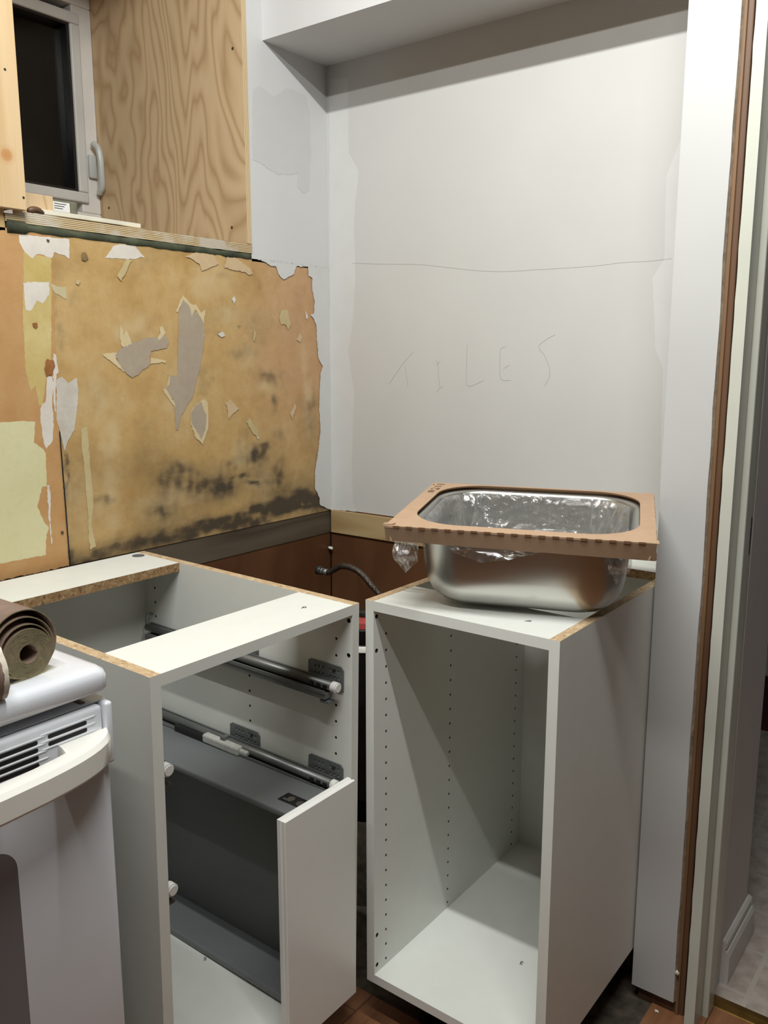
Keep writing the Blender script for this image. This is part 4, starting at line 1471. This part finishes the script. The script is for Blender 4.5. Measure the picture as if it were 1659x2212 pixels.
obj('printed_marks', bm, M['brownink'], ctop)

# crinkled clear film lining the bowl, with loose tails under the collar
fl = thing('plastic_film', 'crumpled clear plastic film lining the steel sink bowl', 'plastic film')
place(fl)
bm = BM()
prof = [(.350, .292, .077, -.010), (.347, .289, .0765, -.02), (.344, .286, .076, -.03), (.341, .283, .075, -.041), (.338, .280, .0745, -.052), (.335, .277, .0735, -.063), (.332, .274, .072, -.074), (.328, .270, .07, -.085), (.324, .266, .068, -.095), (.318, .26, .066, -.105), (.31, .252, .064, -.114), (.30, .24, .06, -.122), (.26, .20, .05, -.134), (.19, .13, .04, -.139), (.08, .05, .02, -.140)]
loops = []
NSEG = 52
for li, (w_, d_, r, z) in enumerate(prof):
    base = rrect(w_, d_, r, 40, OCX, OCY)
    l = []
    for i, (x, y) in enumerate(base):
        c_ = Vector((OCX, OCY))
        v = Vector((x, y)) - c_
        per = i / len(base)
        wr = noise.noise((x * 34, y * 34, z * 9 + 2)) * .012 + abs(noise.noise((x * 75, y * 75, z * 26))) * .016 + abs(noise.noise((x * 170, y * 170, z * 90))) * .009
        k = 1 - (max(0, wr + .004)) / max(v.length, .02) * (1 if li else .35)
        l.append((c_.x + v.x * k, c_.y + v.y * k, z + .006 * noise.noise((x * 60, y * 60, 5 + li)) * (1 if li else .2)))
    loops.append(l)
loft(bm, loops, False, True)
# keep the film in separate folds: the bare steel shows through between them
kill = [f for f in bm.faces if noise.noise((f.calc_center_median().x * 13, f.calc_center_median().y * 13, 7.7)) < -.3 and f.calc_center_median().z > -.12]
bmesh.ops.delete(bm, geom=kill, context='FACES')
bmesh.ops.triangulate(bm, faces=bm.faces[:])
obj('liner', bm, M['film'], fl)
def tail(poly, seed):
    bm = BM()
    q = [Vector(p) for p in poly]
    c_ = sum(q, Vector()) / len(q)
    f = bm.faces.new([bm.verts.new(p) for p in q])
    bmesh.ops.poke(bm, faces=[f])
    bmesh.ops.subdivide_edges(bm, edges=bm.edges[:], cuts=6, use_grid_fill=True)
    bmesh.ops.triangulate(bm, faces=bm.faces[:])
    for v in bm.verts:
        v.co.y += .010 * noise.noise((v.co.x * 50, v.co.z * 50, seed)) - .006
        v.co.x += .003 * noise.noise((v.co.x * 90, v.co.z * 90, seed + 4))
    return obj('loose_tail', bm, M['film'], fl)
tail([(-.2307, -.04, -.026), (-.2387, -.04, -.0918), (-.2256, -.04, -.1084), (-.2133, -.04, -.1234), (-.1907, -.04, -.0995), (-.1873, -.04, -.026)], 1)
tail([(-.1269, -.165, -.024), (-.0922, -.165, -.0425), (-.0542, -.165, -.0536), (-.0097, -.165, -.0447), (.0481, -.165, -.0281), (.0478, -.165, -.02)], 2)
tail([(.1378, -.125, -.026), (.1439, -.125, -.0705), (.1554, -.125, -.0851), (.1621, -.125, -.0767), (.1771, -.125, -.0654), (.1789, -.125, -.026)], 3)

# ---------------------------------------------------------------- plaster crumbs
def crumb(loc, s, label, seed):
    bm = BM()
    bmesh.ops.create_icosphere(bm, subdivisions=2, radius=1)
    for v in bm.verts:
        k = .7 + .5 * noise.noise((v.co.x * 1.7 + seed, v.co.y * 1.7, v.co.z * 1.7))
        v.co = Vector((v.co.x * s[0] * k, v.co.y * s[1] * k, v.co.z * s[2] * k))
    mz = min(v.co.z for v in bm.verts)
    for v in bm.verts:
        v.co.z -= mz
    o = obj('plaster_crumb', bm, M['plaster'], None, False, loc)
    tag(o, label, 'plaster crumb', 'plaster crumbs by the bare stud')
crumb((1.053, -.236, .0042), (.006, .004, .003), 'white plaster crumb on the orange floor below the white wall end', 1)
crumb((1.090, -.258, .0042), (.005, .004, .003), 'white plaster crumb farthest out on the orange floor', 2)
crumb((1.107, -.262, .0042), (.013, .010, .004), 'largest yellowish plaster chunk at the foot of the door jamb', 3)
crumb((1.0855, -.2270, .098), (.0052, .0035, .006), 'white plaster lump stuck low on the bare brown stud', 4)
